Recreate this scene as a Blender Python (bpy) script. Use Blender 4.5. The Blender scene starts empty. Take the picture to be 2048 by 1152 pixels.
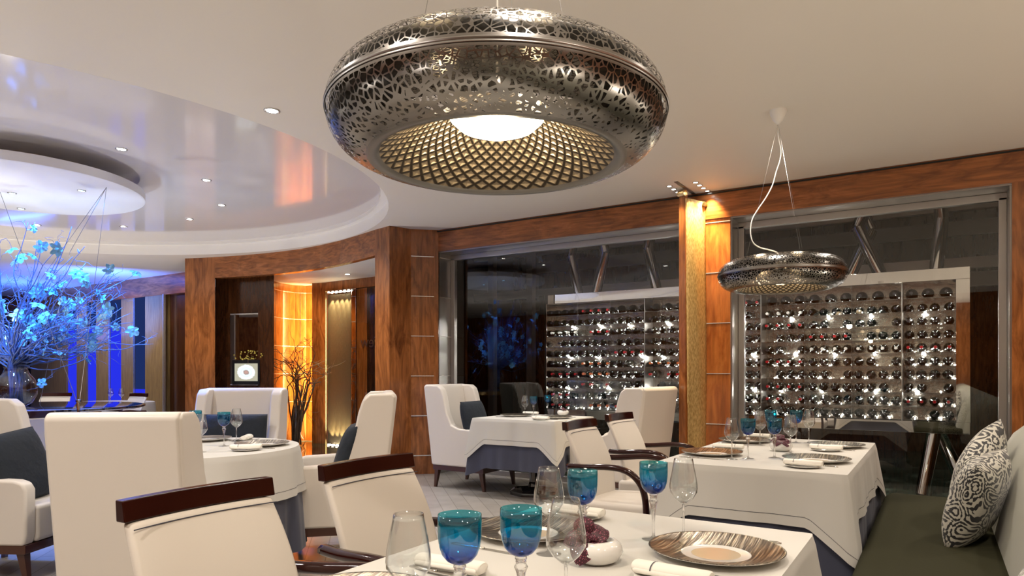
import bpy, bmesh, math, random
from mathutils import Vector, Matrix, Quaternion
C = bpy.context.scene
COL = C.collection
rnd = random.Random(7)
PI = math.pi
# ------------------------------------------------------------------ camera, world, exposure
F, HZ, CH = 1355.0, 745.0, 1.2          # focal length in px of a 2048 wide frame, horizon row, eye height
TH = math.radians(32.07)                # the view is turned this much to the left of the window wall's normal
CS, SN = math.cos(TH), math.sin(TH)
cam = bpy.data.cameras.new('camera'); co = bpy.data.objects.new('camera', cam); COL.objects.link(co)
cam.sensor_width = 36; cam.lens = F*36/2048; cam.shift_y = (HZ-576)/2048
cam.clip_start = 0.05; cam.clip_end = 100
co.location = (0, 0, CH); co.rotation_euler = (PI/2, 0, TH)
C.camera = co
w = bpy.data.worlds.new('world'); C.world = w; w.use_nodes = True
w.node_tree.nodes['Background'].inputs[0].default_value = (.75, .68, .6, 1)
w.node_tree.nodes['Background'].inputs[1].default_value = .0
C.view_settings.view_transform = 'Standard'; C.view_settings.look = 'None'
C.view_settings.exposure = 0.45; C.view_settings.gamma = 1; C.view_settings.use_curve_mapping = False
cy = C.cycles
cy.max_bounces = 12; cy.diffuse_bounces = 5; cy.glossy_bounces = 5; cy.transmission_bounces = 8; cy.transparent_max_bounces = 24
cy.caustics_reflective = False; cy.caustics_refractive = False; cy.sample_clamp_indirect = 4; cy.sample_clamp_direct = 0

CEIL = 2.89; WV = 6.35                  # main ceiling, plane of the window wall
def cam2w(X, Y, z): return Vector((CS*X-SN*Y, SN*X+CS*Y, z))
def at_d(px, d, z=0): return cam2w((px-1024)/F*d, d, z)
def at(px, py, z):
    d = F*(CH-z)/(py-HZ); return at_d(px, d, z)
def at_v(px, v, z=0):
    a = (px-1024)/F; return at_d(px, v/(SN*a+CS), z)

# ------------------------------------------------------------------ lights
def lamp(kind, name, loc, power, color, size=.1, target=None, angle=None, blend=.6, sy=None, spread=None):
    l = bpy.data.lights.new(name, kind); l.energy = power; l.color = color
    if kind == 'AREA':
        l.size = size
        if sy: l.shape = 'RECTANGLE'; l.size_y = sy
        if spread: l.spread = spread
    else: l.shadow_soft_size = size
    if kind == 'SPOT': l.spot_size = angle or 1.6; l.spot_blend = blend
    o = bpy.data.objects.new(name, l); COL.objects.link(o); o.location = loc
    if target is not None:
        o.rotation_euler = (Vector(target)-Vector(loc)).to_track_quat('-Z', 'Y').to_euler()
    return o
WARM = (1, .88, .75); NEUT = (1, .95, .90); BLUE = (.05, .16, 1)
DOWN = []                               # spots below are added across the ceiling to light the room, without fittings
for (x, y, p) in [(-.7, 1.3, 70), (.9, 2.8, 55), (.3, .2, 90), (-.9, 4.2, 70), (-2.7, 2.6, 75), (-3.4, 5.4, 90), (1.4, 4.6, 70), (-1.6, -.4, 150), (-3.0, .4, 110), (-2.1, 5.4, 50), (-.3, 5.5, 60),
                  (-4.4, 1.6, 60), (-5.0, 4.4, 70), (-6.0, 5.2, 60), (-9, 3, 60), (-12, 5.0, 60), (-8.6, 4.9, 60), (-7.3, 5.2, 50), (1.6, .6, 40), (-5.6, -1, 70), (-10, .0, 60)]:
    zl = CEIL
    lamp('SPOT', 'downlight', (x, y, zl-.02), p*.95, WARM if x > -3 else NEUT, .06, (x, y, 0), 2.6, .9)
# unseen low spots pointing up, added to brighten the ceiling
for (x, y, p) in ((1.9, 4.6, 32), (1.9, 2.6, 36), (1.9, .6, 38), (.9, -2.2, 42), (-1.6, -2.6, 50), (-4.5, -1.8, 75), (-7.5, 1.0, 60), (-10.5, 3.4, 45), (-6.7, 4.7, 45), (-10.0, 3.9, 40), (-7.6, -.1, 50)):
    lamp('SPOT', 'ceiling_fill', (x, y, .5), p*1.5, (1, .88, .70) if x > 0 else (1, .92, .82), .05, (x, y, 3), 2.9, .5)

# ------------------------------------------------------------------ materials
def new(name):
    m = bpy.data.materials.new(name); m.use_nodes = True
    nt = m.node_tree; nt.nodes.clear(); out = nt.nodes.new('ShaderNodeOutputMaterial')
    return m, nt, out
def N(nt, t, **k):
    n = nt.nodes.new(t)
    for a, b in k.items():
        if a.startswith('_'): setattr(n, a[1:], b)
        else: n.inputs[a.replace('9', ' ')].default_value = b
    return n
def L(nt, a, b): nt.links.new(a, b)
def prin(name, col, rough=.5, metal=0, coat=0, spec=.5, emit=None, es=0, sheen=0, bump=None, bs=.1, bd=.002, sss=0):
    m, nt, out = new(name); b = N(nt, 'ShaderNodeBsdfPrincipled')
    b.inputs['Base Color'].default_value = (*col, 1); b.inputs['Roughness'].default_value = rough; b.inputs['Metallic'].default_value = metal
    b.inputs['Coat Weight'].default_value = coat; b.inputs['Specular IOR Level'].default_value = spec
    b.inputs['Sheen Weight'].default_value = sheen
    if emit: b.inputs['Emission Color'].default_value = (*emit, 1); b.inputs['Emission Strength'].default_value = es
    if bump:
        tc = N(nt, 'ShaderNodeTexCoord'); n = N(nt, 'ShaderNodeTexNoise', Scale=bump, Detail=3.0); bp = N(nt, 'ShaderNodeBump', Strength=bs, Distance=bd)
        L(nt, tc.outputs['Object'], n.inputs['Vector']); L(nt, n.outputs['Fac'], bp.inputs['Height']); L(nt, bp.outputs['Normal'], b.inputs['Normal'])
    L(nt, b.outputs[0], out.inputs[0]); return m
def ramp(nt, pts):
    r = nt.nodes.new('ShaderNodeValToRGB'); e = r.color_ramp.elements
    while len(e) < len(pts): e.new(.5)
    for i, (p, c) in enumerate(pts): e[i].position = p; e[i].color = (*c, 1)
    return r
def wood(name, dark, light, stretch=(9, 9, 2.2), rough=.2, coat=.35, fine=45):
    m, nt, out = new(name); b = N(nt, 'ShaderNodeBsdfPrincipled', Roughness=rough); b.inputs['Coat Weight'].default_value = coat; b.inputs['Coat Roughness'].default_value = .12
    tc = N(nt, 'ShaderNodeTexCoord'); mp = N(nt, 'ShaderNodeMapping'); mp.inputs['Scale'].default_value = stretch
    n1 = N(nt, 'ShaderNodeTexNoise', Scale=1.0, Detail=5.0, Roughness=.6, Distortion=1.6)
    mp2 = N(nt, 'ShaderNodeMapping'); mp2.inputs['Scale'].default_value = tuple(s*fine/9*(.25 if s < 4 else 1) for s in stretch)
    n2 = N(nt, 'ShaderNodeTexNoise', Scale=1.0, Detail=2.0)
    L(nt, tc.outputs['Object'], mp.inputs[0]); L(nt, tc.outputs['Object'], mp2.inputs[0]); L(nt, mp.outputs[0], n1.inputs['Vector']); L(nt, mp2.outputs[0], n2.inputs['Vector'])
    r = ramp(nt, [(.28, dark), (.5, tuple((a+b_)/2 for a, b_ in zip(dark, light))), (.72, light)])
    mx = N(nt, 'ShaderNodeMix', _data_type='RGBA', _blend_type='MULTIPLY'); mx.inputs[0].default_value = .55
    r2 = ramp(nt, [(.35, (.45, .45, .45)), (.65, (1, 1, 1))])
    L(nt, n1.outputs['Fac'], r.inputs[0]); L(nt, n2.outputs['Fac'], r2.inputs[0]); L(nt, r.outputs[0], mx.inputs[6]); L(nt, r2.outputs[0], mx.inputs[7]); L(nt, mx.outputs[2], b.inputs['Base Color'])
    L(nt, b.outputs[0], out.inputs[0]); return m
def schlick(nt, f0=.045):
    lw = N(nt, 'ShaderNodeLayerWeight', Blend=.5); p = N(nt, 'ShaderNodeMath', _operation='POWER'); p.inputs[1].default_value = 5; L(nt, lw.outputs['Facing'], p.inputs[0])
    m = N(nt, 'ShaderNodeMath', _operation='MULTIPLY_ADD'); m.inputs[1].default_value = 1-f0; m.inputs[2].default_value = f0; L(nt, p.outputs[0], m.inputs[0]); return m
def thin_glass(name, tint=(1, 1, 1), refl=1.0, rough=0.0, gcol=(1, 1, 1), ior=1.5, edge=1):
    m, nt, out = new(name); t = N(nt, 'ShaderNodeBsdfTransparent'); t.inputs[0].default_value = (*tint, 1)
    if edge < 1:
        lw = N(nt, 'ShaderNodeLayerWeight', Blend=.5); r = ramp(nt, [(.55, tint), (.97, tuple(c*edge for c in tint))]); L(nt, lw.outputs['Facing'], r.inputs[0]); L(nt, r.outputs[0], t.inputs[0])
    g = N(nt, 'ShaderNodeBsdfGlossy', Roughness=rough); g.inputs['Color'].default_value = (*gcol, 1)
    f = schlick(nt); mu = N(nt, 'ShaderNodeMath', _operation='MULTIPLY'); mu.inputs[1].default_value = refl; mu.use_clamp = True
    mix = N(nt, 'ShaderNodeMixShader'); L(nt, f.outputs[0], mu.inputs[0]); L(nt, mu.outputs[0], mix.inputs[0]); L(nt, t.outputs[0], mix.inputs[1]); L(nt, g.outputs[0], mix.inputs[2]); L(nt, mix.outputs[0], out.inputs[0])
    return m
def emis(name, col, s):
    m, nt, out = new(name); e = N(nt, 'ShaderNodeEmission', Strength=s); e.inputs[0].default_value = (*col, 1); L(nt, e.outputs[0], out.inputs[0]); return m
M = {}
M['ceiling'] = prin('ceiling_paint', (.66, .62, .56), .6, bump=3, bs=.03)
M['white_trim'] = prin('white_paint', (.78, .76, .73), .5)
M['gloss_ceiling'] = prin('stretched_gloss_ceiling', (.64, .61, .60), .10, spec=.4, coat=.12)
M['disc'] = prin('disc_paint', (.72, .73, .76), .5)
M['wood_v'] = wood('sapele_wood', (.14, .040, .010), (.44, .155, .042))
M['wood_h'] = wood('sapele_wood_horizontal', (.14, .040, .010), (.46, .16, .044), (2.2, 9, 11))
M['wood_warm_lit'] = wood('warm_lit_sapele', (.26, .065, .012), (.50, .17, .035), (7, 7, 2.0))  # sapele copy with the warm lamplight put into its colour
M['wood_dark'] = wood('dark_brown_wood', (.028, .009, .003), (.085, .030, .010))
M['wood_olive'] = wood('olive_wood', (.16, .10, .04), (.38, .26, .11), (60, 60, 2.5), .4, .1)
M['mahogany'] = prin('mahogany_lacquer', (.022, .004, .003), .16, coat=.12, spec=.3)
M['walnut'] = prin('walnut_leg', (.06, .018, .008), .3, coat=.3)
M['leather'] = prin('cream_leather', (.68, .63, .57), .42, bump=160, bs=.12, bd=.001, coat=.08)
M['chairleather'] = prin('pearl_leather', (.64, .59, .53), .5, bump=200, bs=.15, bd=.001, coat=.0)
M['cloth'] = prin('white_linen', (.56, .545, .51), .85, sheen=.1, bump=400, bs=.06)
M['thread'] = prin('dark_thread', (.05, .05, .07), .8)
M['navy'] = prin('navy_cloth', (.045, .05, .085), .8, sheen=.2)
M['napkin'] = prin('white_napkin', (.80, .77, .70), .8)
M['porcelain'] = prin('white_porcelain', (.80, .79, .76), .12, coat=.4)
M['wellgold'] = prin('gold_tinted_porcelain', (.60, .50, .36), .2, coat=.3)
M['steel'] = prin('brushed_steel', (.42, .41, .40), .28, 1)
M['lamp_metal'] = prin('lamp_metal', (.22, .21, .195), .3, 1)
M['frame_steel'] = prin('satin_steel', (.50, .49, .48), .35, 1)
M['chrome'] = prin('polished_chrome', (.72, .71, .70), .04, 1)
M['rack_back'] = prin('hammered_steel', (.42, .41, .38), .22, 1, bump=30, bs=.6, bd=.01)
M['mirror'] = prin('mirror_steel', (.78, .76, .74), .02, 1)
M['smoke_mirror'] = prin('smoked_mirror', (.36, .35, .36), .03, 1)
M['silver'] = prin('silver_cutlery', (.55, .53, .49), .12, 1)
M['inlay'] = prin('chrome_inlay', (.85, .82, .78), .25, .8)
M['olive_velvet'] = prin('olive_velvet', (.032, .031, .017), .9, sheen=.0, spec=.08, bump=120, bs=.3)
M['corduroy'] = None
M['slate'] = prin('slate_velvet', (.022, .027, .036), .75, sheen=.03, spec=.15, bump=14, bs=.5, bd=.02)
M['cable'] = prin('white_cable', (.75, .73, .7), .4)
M['wire'] = prin('thin_steel_wire', (.35, .34, .33), .3, 1)
M['black'] = prin('black_plastic', (.01, .01, .01), .25)
M['black_gloss'] = prin('black_gloss', (.012, .012, .014), .05, coat=1)
M['dark_table'] = prin('dark_glass_table', (.015, .017, .03), .03, spec=1, coat=1)
M['brass'] = prin('brass', (.65, .45, .2), .25, 1)
M['glass'] = thin_glass('clear_glass', (.96, .97, .97), 1.8, edge=.45)
M['window_glass'] = thin_glass('window_glass', (.93, .94, .94), 1.55)
M['acrylic'] = thin_glass('clear_acrylic', (.9, .92, .92), 2.2, .12)
M['vase_glass'] = thin_glass('vase_glass', (.93, .96, 1), 1.6, edge=.5)
M['lamp_white'] = emis('lamp_glass', (1, .90, .72), 7)
M['led'] = emis('led', (1, .95, .86), 22)
M['led_warm'] = emis('led_warm', (1, .88, .66), 18)
M['led_blue'] = emis('led_blue', (.35, .75, 1), 14)
M['rack_sparkle'] = emis('rack_sparkle', (1, .94, .82), 26)
M['blue_glow'] = emis('blue_backlit_glass', (.02, .03, .75), .8)
M['dusk_glass'] = emis('dusk_glass', (.012, .025, .11), .8)
M['night_glass'] = prin('night_window', (.004, .008, .03), .04, coat=1)
M['willow_blue_lit'] = prin('blue_lit_willow', (.10, .14, .26), .35)  # branch colour includes the blue of the spots shining on it
M['willow'] = prin('brown_willow', (.09, .05, .03), .6)
M['orchid_blue_lit'] = prin('blue_lit_orchid', (.22, .55, .80), .5, sss=0)  # petal colour carries the blue light falling on the blossoms
M['red_foil'] = prin('red_foil', (.30, .01, .015), .3, .3)
M['white_foil'] = prin('white_foil', (.6, .58, .55), .3, .2)
M['orange_foil'] = prin('copper_foil', (.45, .12, .04), .3, .4)
M['dark_foil'] = prin('black_foil', (.015, .014, .018), .25, .2)
M['bottle'] = prin('dark_bottle_glass', (.006, .008, .005), .06, spec=.8, coat=.6)
M['outlet'] = prin('outlet_plate', (.75, .7, .6), .4)
# goblet bowl: transparent teal with a thick deep blue foot of glass
def goblet_mat():
    m, nt, out = new('blue_goblet_glass'); t = N(nt, 'ShaderNodeBsdfTransparent'); g = N(nt, 'ShaderNodeBsdfGlossy', Roughness=0.0); f = schlick(nt, .09); mix = N(nt, 'ShaderNodeMixShader')
    tc = N(nt, 'ShaderNodeTexCoord'); sp = N(nt, 'ShaderNodeSeparateXYZ'); L(nt, tc.outputs['Object'], sp.inputs[0])
    r = ramp(nt, [(.127, (.01, .06, .55)), (.142, (.06, .50, .84)), (.165, (.16, .70, .86)), (.206, (.24, .76, .80))]); L(nt, sp.outputs['Z'], r.inputs[0]); L(nt, r.outputs[0], t.inputs[0])
    d = N(nt, 'ShaderNodeBsdfDiffuse'); d.inputs[0].default_value = (.0, .28, .50, 1); m2 = N(nt, 'ShaderNodeMixShader'); m2.inputs[0].default_value = .05
    L(nt, t.outputs[0], m2.inputs[1]); L(nt, d.outputs[0], m2.inputs[2])
    L(nt, f.outputs[0], mix.inputs[0]); L(nt, m2.outputs[0], mix.inputs[1]); L(nt, g.outputs[0], mix.inputs[2]); L(nt, mix.outputs[0], out.inputs[0]); return m
M['goblet'] = goblet_mat()
def real_glass():
    m, nt, out = new('crystal'); g = N(nt, 'ShaderNodeBsdfGlass', IOR=1.45, Roughness=0.0); t = N(nt, 'ShaderNodeBsdfTransparent'); mix = N(nt, 'ShaderNodeMixShader'); mix.inputs[0].default_value = .35
    L(nt, g.outputs[0], mix.inputs[1]); L(nt, t.outputs[0], mix.inputs[2]); L(nt, mix.outputs[0], out.inputs[0]); return m
M['crystal'] = real_glass()
def floor_mat():
    m, nt, out = new('pale_plank_floor'); b = N(nt, 'ShaderNodeBsdfPrincipled', Roughness=.22); tc = N(nt, 'ShaderNodeTexCoord'); mp = N(nt, 'ShaderNodeMapping'); mp.inputs['Rotation'].default_value = (0, 0, .8)
    br = N(nt, 'ShaderNodeTexBrick', Scale=1.0); br.inputs['Color1'].default_value = (.46, .43, .39, 1); br.inputs['Color2'].default_value = (.42, .39, .355, 1); br.inputs['Mortar'].default_value = (.30, .27, .24, 1)
    br.inputs['Mortar Size'].default_value = .003; br.inputs['Brick Width'].default_value = 1.1; br.inputs['Row Height'].default_value = .13
    n = N(nt, 'ShaderNodeTexNoise', Scale=5.0, Detail=4.0); mx = N(nt, 'ShaderNodeMix', _data_type='RGBA', _blend_type='MULTIPLY'); mx.inputs[0].default_value = .3
    L(nt, tc.outputs['Object'], mp.inputs[0]); L(nt, mp.outputs[0], br.inputs[0]); L(nt, mp.outputs[0], n.inputs['Vector']); L(nt, br.outputs[0], mx.inputs[6]); L(nt, n.outputs[0], mx.inputs[7]); L(nt, mx.outputs[2], b.inputs['Base Color']); L(nt, b.outputs[0], out.inputs[0]); return m
M['floor'] = floor_mat()
def marble():
    m, nt, out = new('green_marble'); b = N(nt, 'ShaderNodeBsdfPrincipled', Roughness=.04); b.inputs['Specular IOR Level'].default_value = .9; tc = N(nt, 'ShaderNodeTexCoord')
    n = N(nt, 'ShaderNodeTexNoise', Scale=2.5, Detail=8.0, Roughness=.7, Distortion=1.5); r = ramp(nt, [(.35, (.006, .012, .008)), (.55, (.03, .05, .035)), (.7, (.10, .14, .11))])
    L(nt, tc.outputs['Object'], n.inputs['Vector']); L(nt, n.outputs[0], r.inputs[0]); L(nt, r.outputs[0], b.inputs['Base Color']); L(nt, b.outputs[0], out.inputs[0]); return m
M['marble'] = marble()
def corduroy():
    m, nt, out = new('corduroy'); b = N(nt, 'ShaderNodeBsdfPrincipled', Roughness=.8); b.inputs['Sheen Weight'].default_value = .3; tc = N(nt, 'ShaderNodeTexCoord')
    wv = N(nt, 'ShaderNodeTexWave', Scale=48.0, _bands_direction='Y'); r = ramp(nt, [(.2, (.20, .20, .15)), (.7, (.34, .34, .27))]); L(nt, tc.outputs['Object'], wv.inputs[0]); L(nt, wv.outputs[1], r.inputs[0]); L(nt, r.outputs[0], b.inputs['Base Color'])
    L(nt, b.outputs[0], out.inputs[0]); return m
M['corduroy'] = corduroy()
def paisley():
    m, nt, out = new('paisley_velvet'); b = N(nt, 'ShaderNodeBsdfPrincipled', Roughness=.7); b.inputs['Sheen Weight'].default_value = .3; tc = N(nt, 'ShaderNodeTexCoord')
    n = N(nt, 'ShaderNodeTexNoise', Scale=7.0, Detail=0.0); mxv = N(nt, 'ShaderNodeVectorMath', _operation='MULTIPLY_ADD'); mxv.inputs[1].default_value = (.16, .16, .16)
    L(nt, tc.outputs['Object'], n.inputs['Vector']); L(nt, n.outputs['Color'], mxv.inputs[0]); L(nt, tc.outputs['Object'], mxv.inputs[2])
    v = N(nt, 'ShaderNodeTexVoronoi', Scale=10.0); L(nt, mxv.outputs[0], v.inputs['Vector'])
    s = N(nt, 'ShaderNodeMath', _operation='MULTIPLY'); s.inputs[1].default_value = 34; L(nt, v.outputs['Distance'], s.inputs[0]); si = N(nt, 'ShaderNodeMath', _operation='SINE'); L(nt, s.outputs[0], si.inputs[0])
    v2 = N(nt, 'ShaderNodeTexVoronoi', Scale=60.0); L(nt, mxv.outputs[0], v2.inputs['Vector']); s2 = N(nt, 'ShaderNodeMath', _operation='MULTIPLY_ADD'); s2.inputs[1].default_value = -3.2; s2.inputs[2].default_value = 1.25; L(nt, v2.outputs['Distance'], s2.inputs[0])
    ad = N(nt, 'ShaderNodeMath', _operation='ADD'); L(nt, si.outputs[0], ad.inputs[0]); L(nt, s2.outputs[0], ad.inputs[1])
    r = ramp(nt, [(.30, (.55, .53, .46)), (.40, (.012, .012, .014))]); mr = N(nt, 'ShaderNodeMapRange'); mr.inputs[1].default_value = -1.6; mr.inputs[2].default_value = 1.9
    L(nt, ad.outputs[0], mr.inputs[0]); L(nt, mr.outputs[0], r.inputs[0]); L(nt, r.outputs[0], b.inputs['Base Color']); L(nt, b.outputs[0], out.inputs[0]); return m
M['paisley'] = paisley()
def charger():
    m, nt, out = new('streaked_gold_rim'); b = N(nt, 'ShaderNodeBsdfPrincipled', Roughness=.28, Metallic=.85); tc = N(nt, 'ShaderNodeTexCoord'); mp = N(nt, 'ShaderNodeMapping'); mp.inputs['Scale'].default_value = (8, 170, 8)
    n = N(nt, 'ShaderNodeTexNoise', Scale=1.0, Detail=3.0, Distortion=.4); r = ramp(nt, [(.38, (.045, .032, .02)), (.52, (.17, .14, .10)), (.68, (.55, .46, .33))]); bp = N(nt, 'ShaderNodeBump', Strength=.5, Distance=.002)
    L(nt, tc.outputs['Object'], mp.inputs[0]); L(nt, mp.outputs[0], n.inputs['Vector']); L(nt, n.outputs[0], r.inputs[0]); L(nt, r.outputs[0], b.inputs['Base Color']); L(nt, n.outputs[0], bp.inputs['Height']); L(nt, bp.outputs[0], b.inputs['Normal']); L(nt, b.outputs[0], out.inputs[0]); return m
M['charger'] = charger()
def mesh_gold():
    m, nt, out = new('woven_gold_mesh'); b = N(nt, 'ShaderNodeBsdfPrincipled', Roughness=.42, Metallic=.55); tc = N(nt, 'ShaderNodeTexCoord'); mp = N(nt, 'ShaderNodeMapping'); mp.inputs['Scale'].default_value = (140, 140, 30)
    n = N(nt, 'ShaderNodeTexNoise', Scale=1.0, Detail=2.0); r = ramp(nt, [(.35, (.42, .27, .09)), (.65, (.75, .55, .24))])
    L(nt, tc.outputs['Object'], mp.inputs[0]); L(nt, mp.outputs[0], n.inputs['Vector']); L(nt, n.outputs[0], r.inputs[0]); L(nt, r.outputs[0], b.inputs['Base Color']); L(nt, b.outputs[0], out.inputs[0]); return m
M['gold_mesh'] = mesh_gold()
def ribbed_glass():
    m, nt, out = new('ribbed_bronze_glass'); b = N(nt, 'ShaderNodeBsdfPrincipled', Roughness=.3, Metallic=.6); tc = N(nt, 'ShaderNodeTexCoord'); mp = N(nt, 'ShaderNodeMapping'); mp.inputs['Scale'].default_value = (130, 130, 14)
    n = N(nt, 'ShaderNodeTexNoise', Scale=1.0, Detail=1.0); bp = N(nt, 'ShaderNodeBump', Strength=.35, Distance=.01); b.inputs['Base Color'].default_value = (.20, .17, .11, 1)
    L(nt, tc.outputs['Object'], mp.inputs[0]); L(nt, mp.outputs[0], n.inputs['Vector']); L(nt, n.outputs[0], bp.inputs['Height']); L(nt, bp.outputs[0], b.inputs['Normal']); L(nt, b.outputs[0], out.inputs[0]); return m
M['ribbed'] = ribbed_glass()
def orchid_mat(name, a, b_, sc):
    m, nt, out = new(name); b = N(nt, 'ShaderNodeBsdfPrincipled', Roughness=.5); tc = N(nt, 'ShaderNodeTexCoord'); v = N(nt, 'ShaderNodeTexVoronoi', Scale=sc); r = ramp(nt, [(.2, b_), (.34, a)])
    L(nt, tc.outputs['Object'], v.inputs['Vector']); L(nt, v.outputs[0], r.inputs[0]); L(nt, r.outputs[0], b.inputs['Base Color']); L(nt, b.outputs[0], out.inputs[0]); return m
M['orchid'] = orchid_mat('speckled_burgundy_orchid', (.045, .003, .012), (.40, .10, .16), 330.0)
def perforated(name, scale, z0, z1, lo=.02, hi=.13):
    """metal skin cut into organic cells; the cuts shrink towards the lower rim"""
    m, nt, out = new(name); b = N(nt, 'ShaderNodeBsdfPrincipled', Roughness=.27, Metallic=1.0); b.inputs['Base Color'].default_value = (.27, .255, .24, 1); t = N(nt, 'ShaderNodeBsdfTransparent'); tc = N(nt, 'ShaderNodeTexCoord')
    v = N(nt, 'ShaderNodeTexVoronoi', Scale=scale, _feature='DISTANCE_TO_EDGE'); L(nt, tc.outputs['Object'], v.inputs['Vector']); sp = N(nt, 'ShaderNodeSeparateXYZ'); L(nt, tc.outputs['Object'], sp.inputs[0])
    mr = N(nt, 'ShaderNodeMapRange'); mr.inputs[1].default_value = z0; mr.inputs[2].default_value = z1; mr.inputs[3].default_value = hi; mr.inputs[4].default_value = lo; L(nt, sp.outputs['Z'], mr.inputs[0])
    g = N(nt, 'ShaderNodeMath', _operation='GREATER_THAN'); L(nt, v.outputs[0], g.inputs[0]); L(nt, mr.outputs[0], g.inputs[1])
    az = N(nt, 'ShaderNodeMath', _operation='ABSOLUTE'); L(nt, sp.outputs['Z'], az.inputs[0]); g2 = N(nt, 'ShaderNodeMath', _operation='GREATER_THAN'); g2.inputs[1].default_value = .013; L(nt, az.outputs[0], g2.inputs[0])
    mu = N(nt, 'ShaderNodeMath', _operation='MULTIPLY'); L(nt, g.outputs[0], mu.inputs[0]); L(nt, g2.outputs[0], mu.inputs[1])
    mix = N(nt, 'ShaderNodeMixShader'); L(nt, mu.outputs[0], mix.inputs[0]); L(nt, b.outputs[0], mix.inputs[1]); L(nt, t.outputs[0], mix.inputs[2]); L(nt, mix.outputs[0], out.inputs[0]); return m
M['perforated'] = perforated('perforated_metal', 58.0, -.114, -.03, .07, .24)
M['film'] = thin_glass('smoked_film', (.17, .155, .135), .6, .3)
def lattice():
    """inner funnel: two families of ribs crossing, thin bronze skin between them"""
    m, nt, out = new('lattice_metal'); b = N(nt, 'ShaderNodeBsdfPrincipled', Roughness=.4, Metallic=.8); tc = N(nt, 'ShaderNodeTexCoord'); sp = N(nt, 'ShaderNodeSeparateXYZ'); L(nt, tc.outputs['UV'], sp.inputs[0])
    def wavef(sign):
        a = N(nt, 'ShaderNodeMath', _operation='MULTIPLY'); a.inputs[1].default_value = 40*2*PI; L(nt, sp.outputs['X'], a.inputs[0])
        c = N(nt, 'ShaderNodeMath', _operation='MULTIPLY_ADD'); c.inputs[1].default_value = sign*6*2*PI; L(nt, sp.outputs['Y'], c.inputs[0]); L(nt, a.outputs[0], c.inputs[2])
        s = N(nt, 'ShaderNodeMath', _operation='SINE'); L(nt, c.outputs[0], s.inputs[0]); return s
    a, c = wavef(1), wavef(-1); mn = N(nt, 'ShaderNodeMath', _operation='MINIMUM'); L(nt, a.outputs[0], mn.inputs[0]); L(nt, c.outputs[0], mn.inputs[1])
    r = ramp(nt, [(.10, (.03, .022, .015)), (.40, (.34, .27, .18))]); mr = N(nt, 'ShaderNodeMapRange'); mr.inputs[1].default_value = -1; mr.inputs[2].default_value = 1; L(nt, mn.outputs[0], mr.inputs[0]); L(nt, mr.outputs[0], r.inputs[0]); L(nt, r.outputs[0], b.inputs['Base Color'])
    bp = N(nt, 'ShaderNodeBump', Strength=.6, Distance=.01); L(nt, mr.outputs[0], bp.inputs['Height']); L(nt, bp.outputs[0], b.inputs['Normal']); L(nt, b.outputs[0], out.inputs[0]); return m
M['lattice'] = lattice()
def screen_mat():
    m, nt, out = new('screen_picture'); e = N(nt, 'ShaderNodeEmission', Strength=1.0); tc = N(nt, 'ShaderNodeTexCoord'); mp = N(nt, 'ShaderNodeVectorMath', _operation='SUBTRACT'); mp.inputs[1].default_value = (.5, .5, 0)
    sc = N(nt, 'ShaderNodeVectorMath', _operation='MULTIPLY'); sc.inputs[1].default_value = (1.25, 1.15, 0); ln = N(nt, 'ShaderNodeVectorMath', _operation='LENGTH'); n = N(nt, 'ShaderNodeTexNoise', Scale=9.0); ad = N(nt, 'ShaderNodeMath', _operation='MULTIPLY_ADD'); ad.inputs[1].default_value = .12
    L(nt, tc.outputs['UV'], mp.inputs[0]); L(nt, mp.outputs[0], sc.inputs[0]); L(nt, sc.outputs[0], ln.inputs[0]); L(nt, tc.outputs['UV'], n.inputs['Vector']); L(nt, n.outputs[0], ad.inputs[0]); L(nt, ln.outputs['Value'], ad.inputs[2])
    r = ramp(nt, [(.12, (.45, .28, .24)), (.2, (.30, .22, .20)), (.25, (.75, .88, .90)), (.36, (.62, .74, .76)), (.42, (.85, .95, .95)), (.52, (.80, .90, .88)), (.56, (.38, .36, .27))])
    L(nt, ad.outputs[0], r.inputs[0]); L(nt, r.outputs[0], e.inputs[0]); L(nt, e.outputs[0], out.inputs[0]); return m
M['screen'] = screen_mat()

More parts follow.
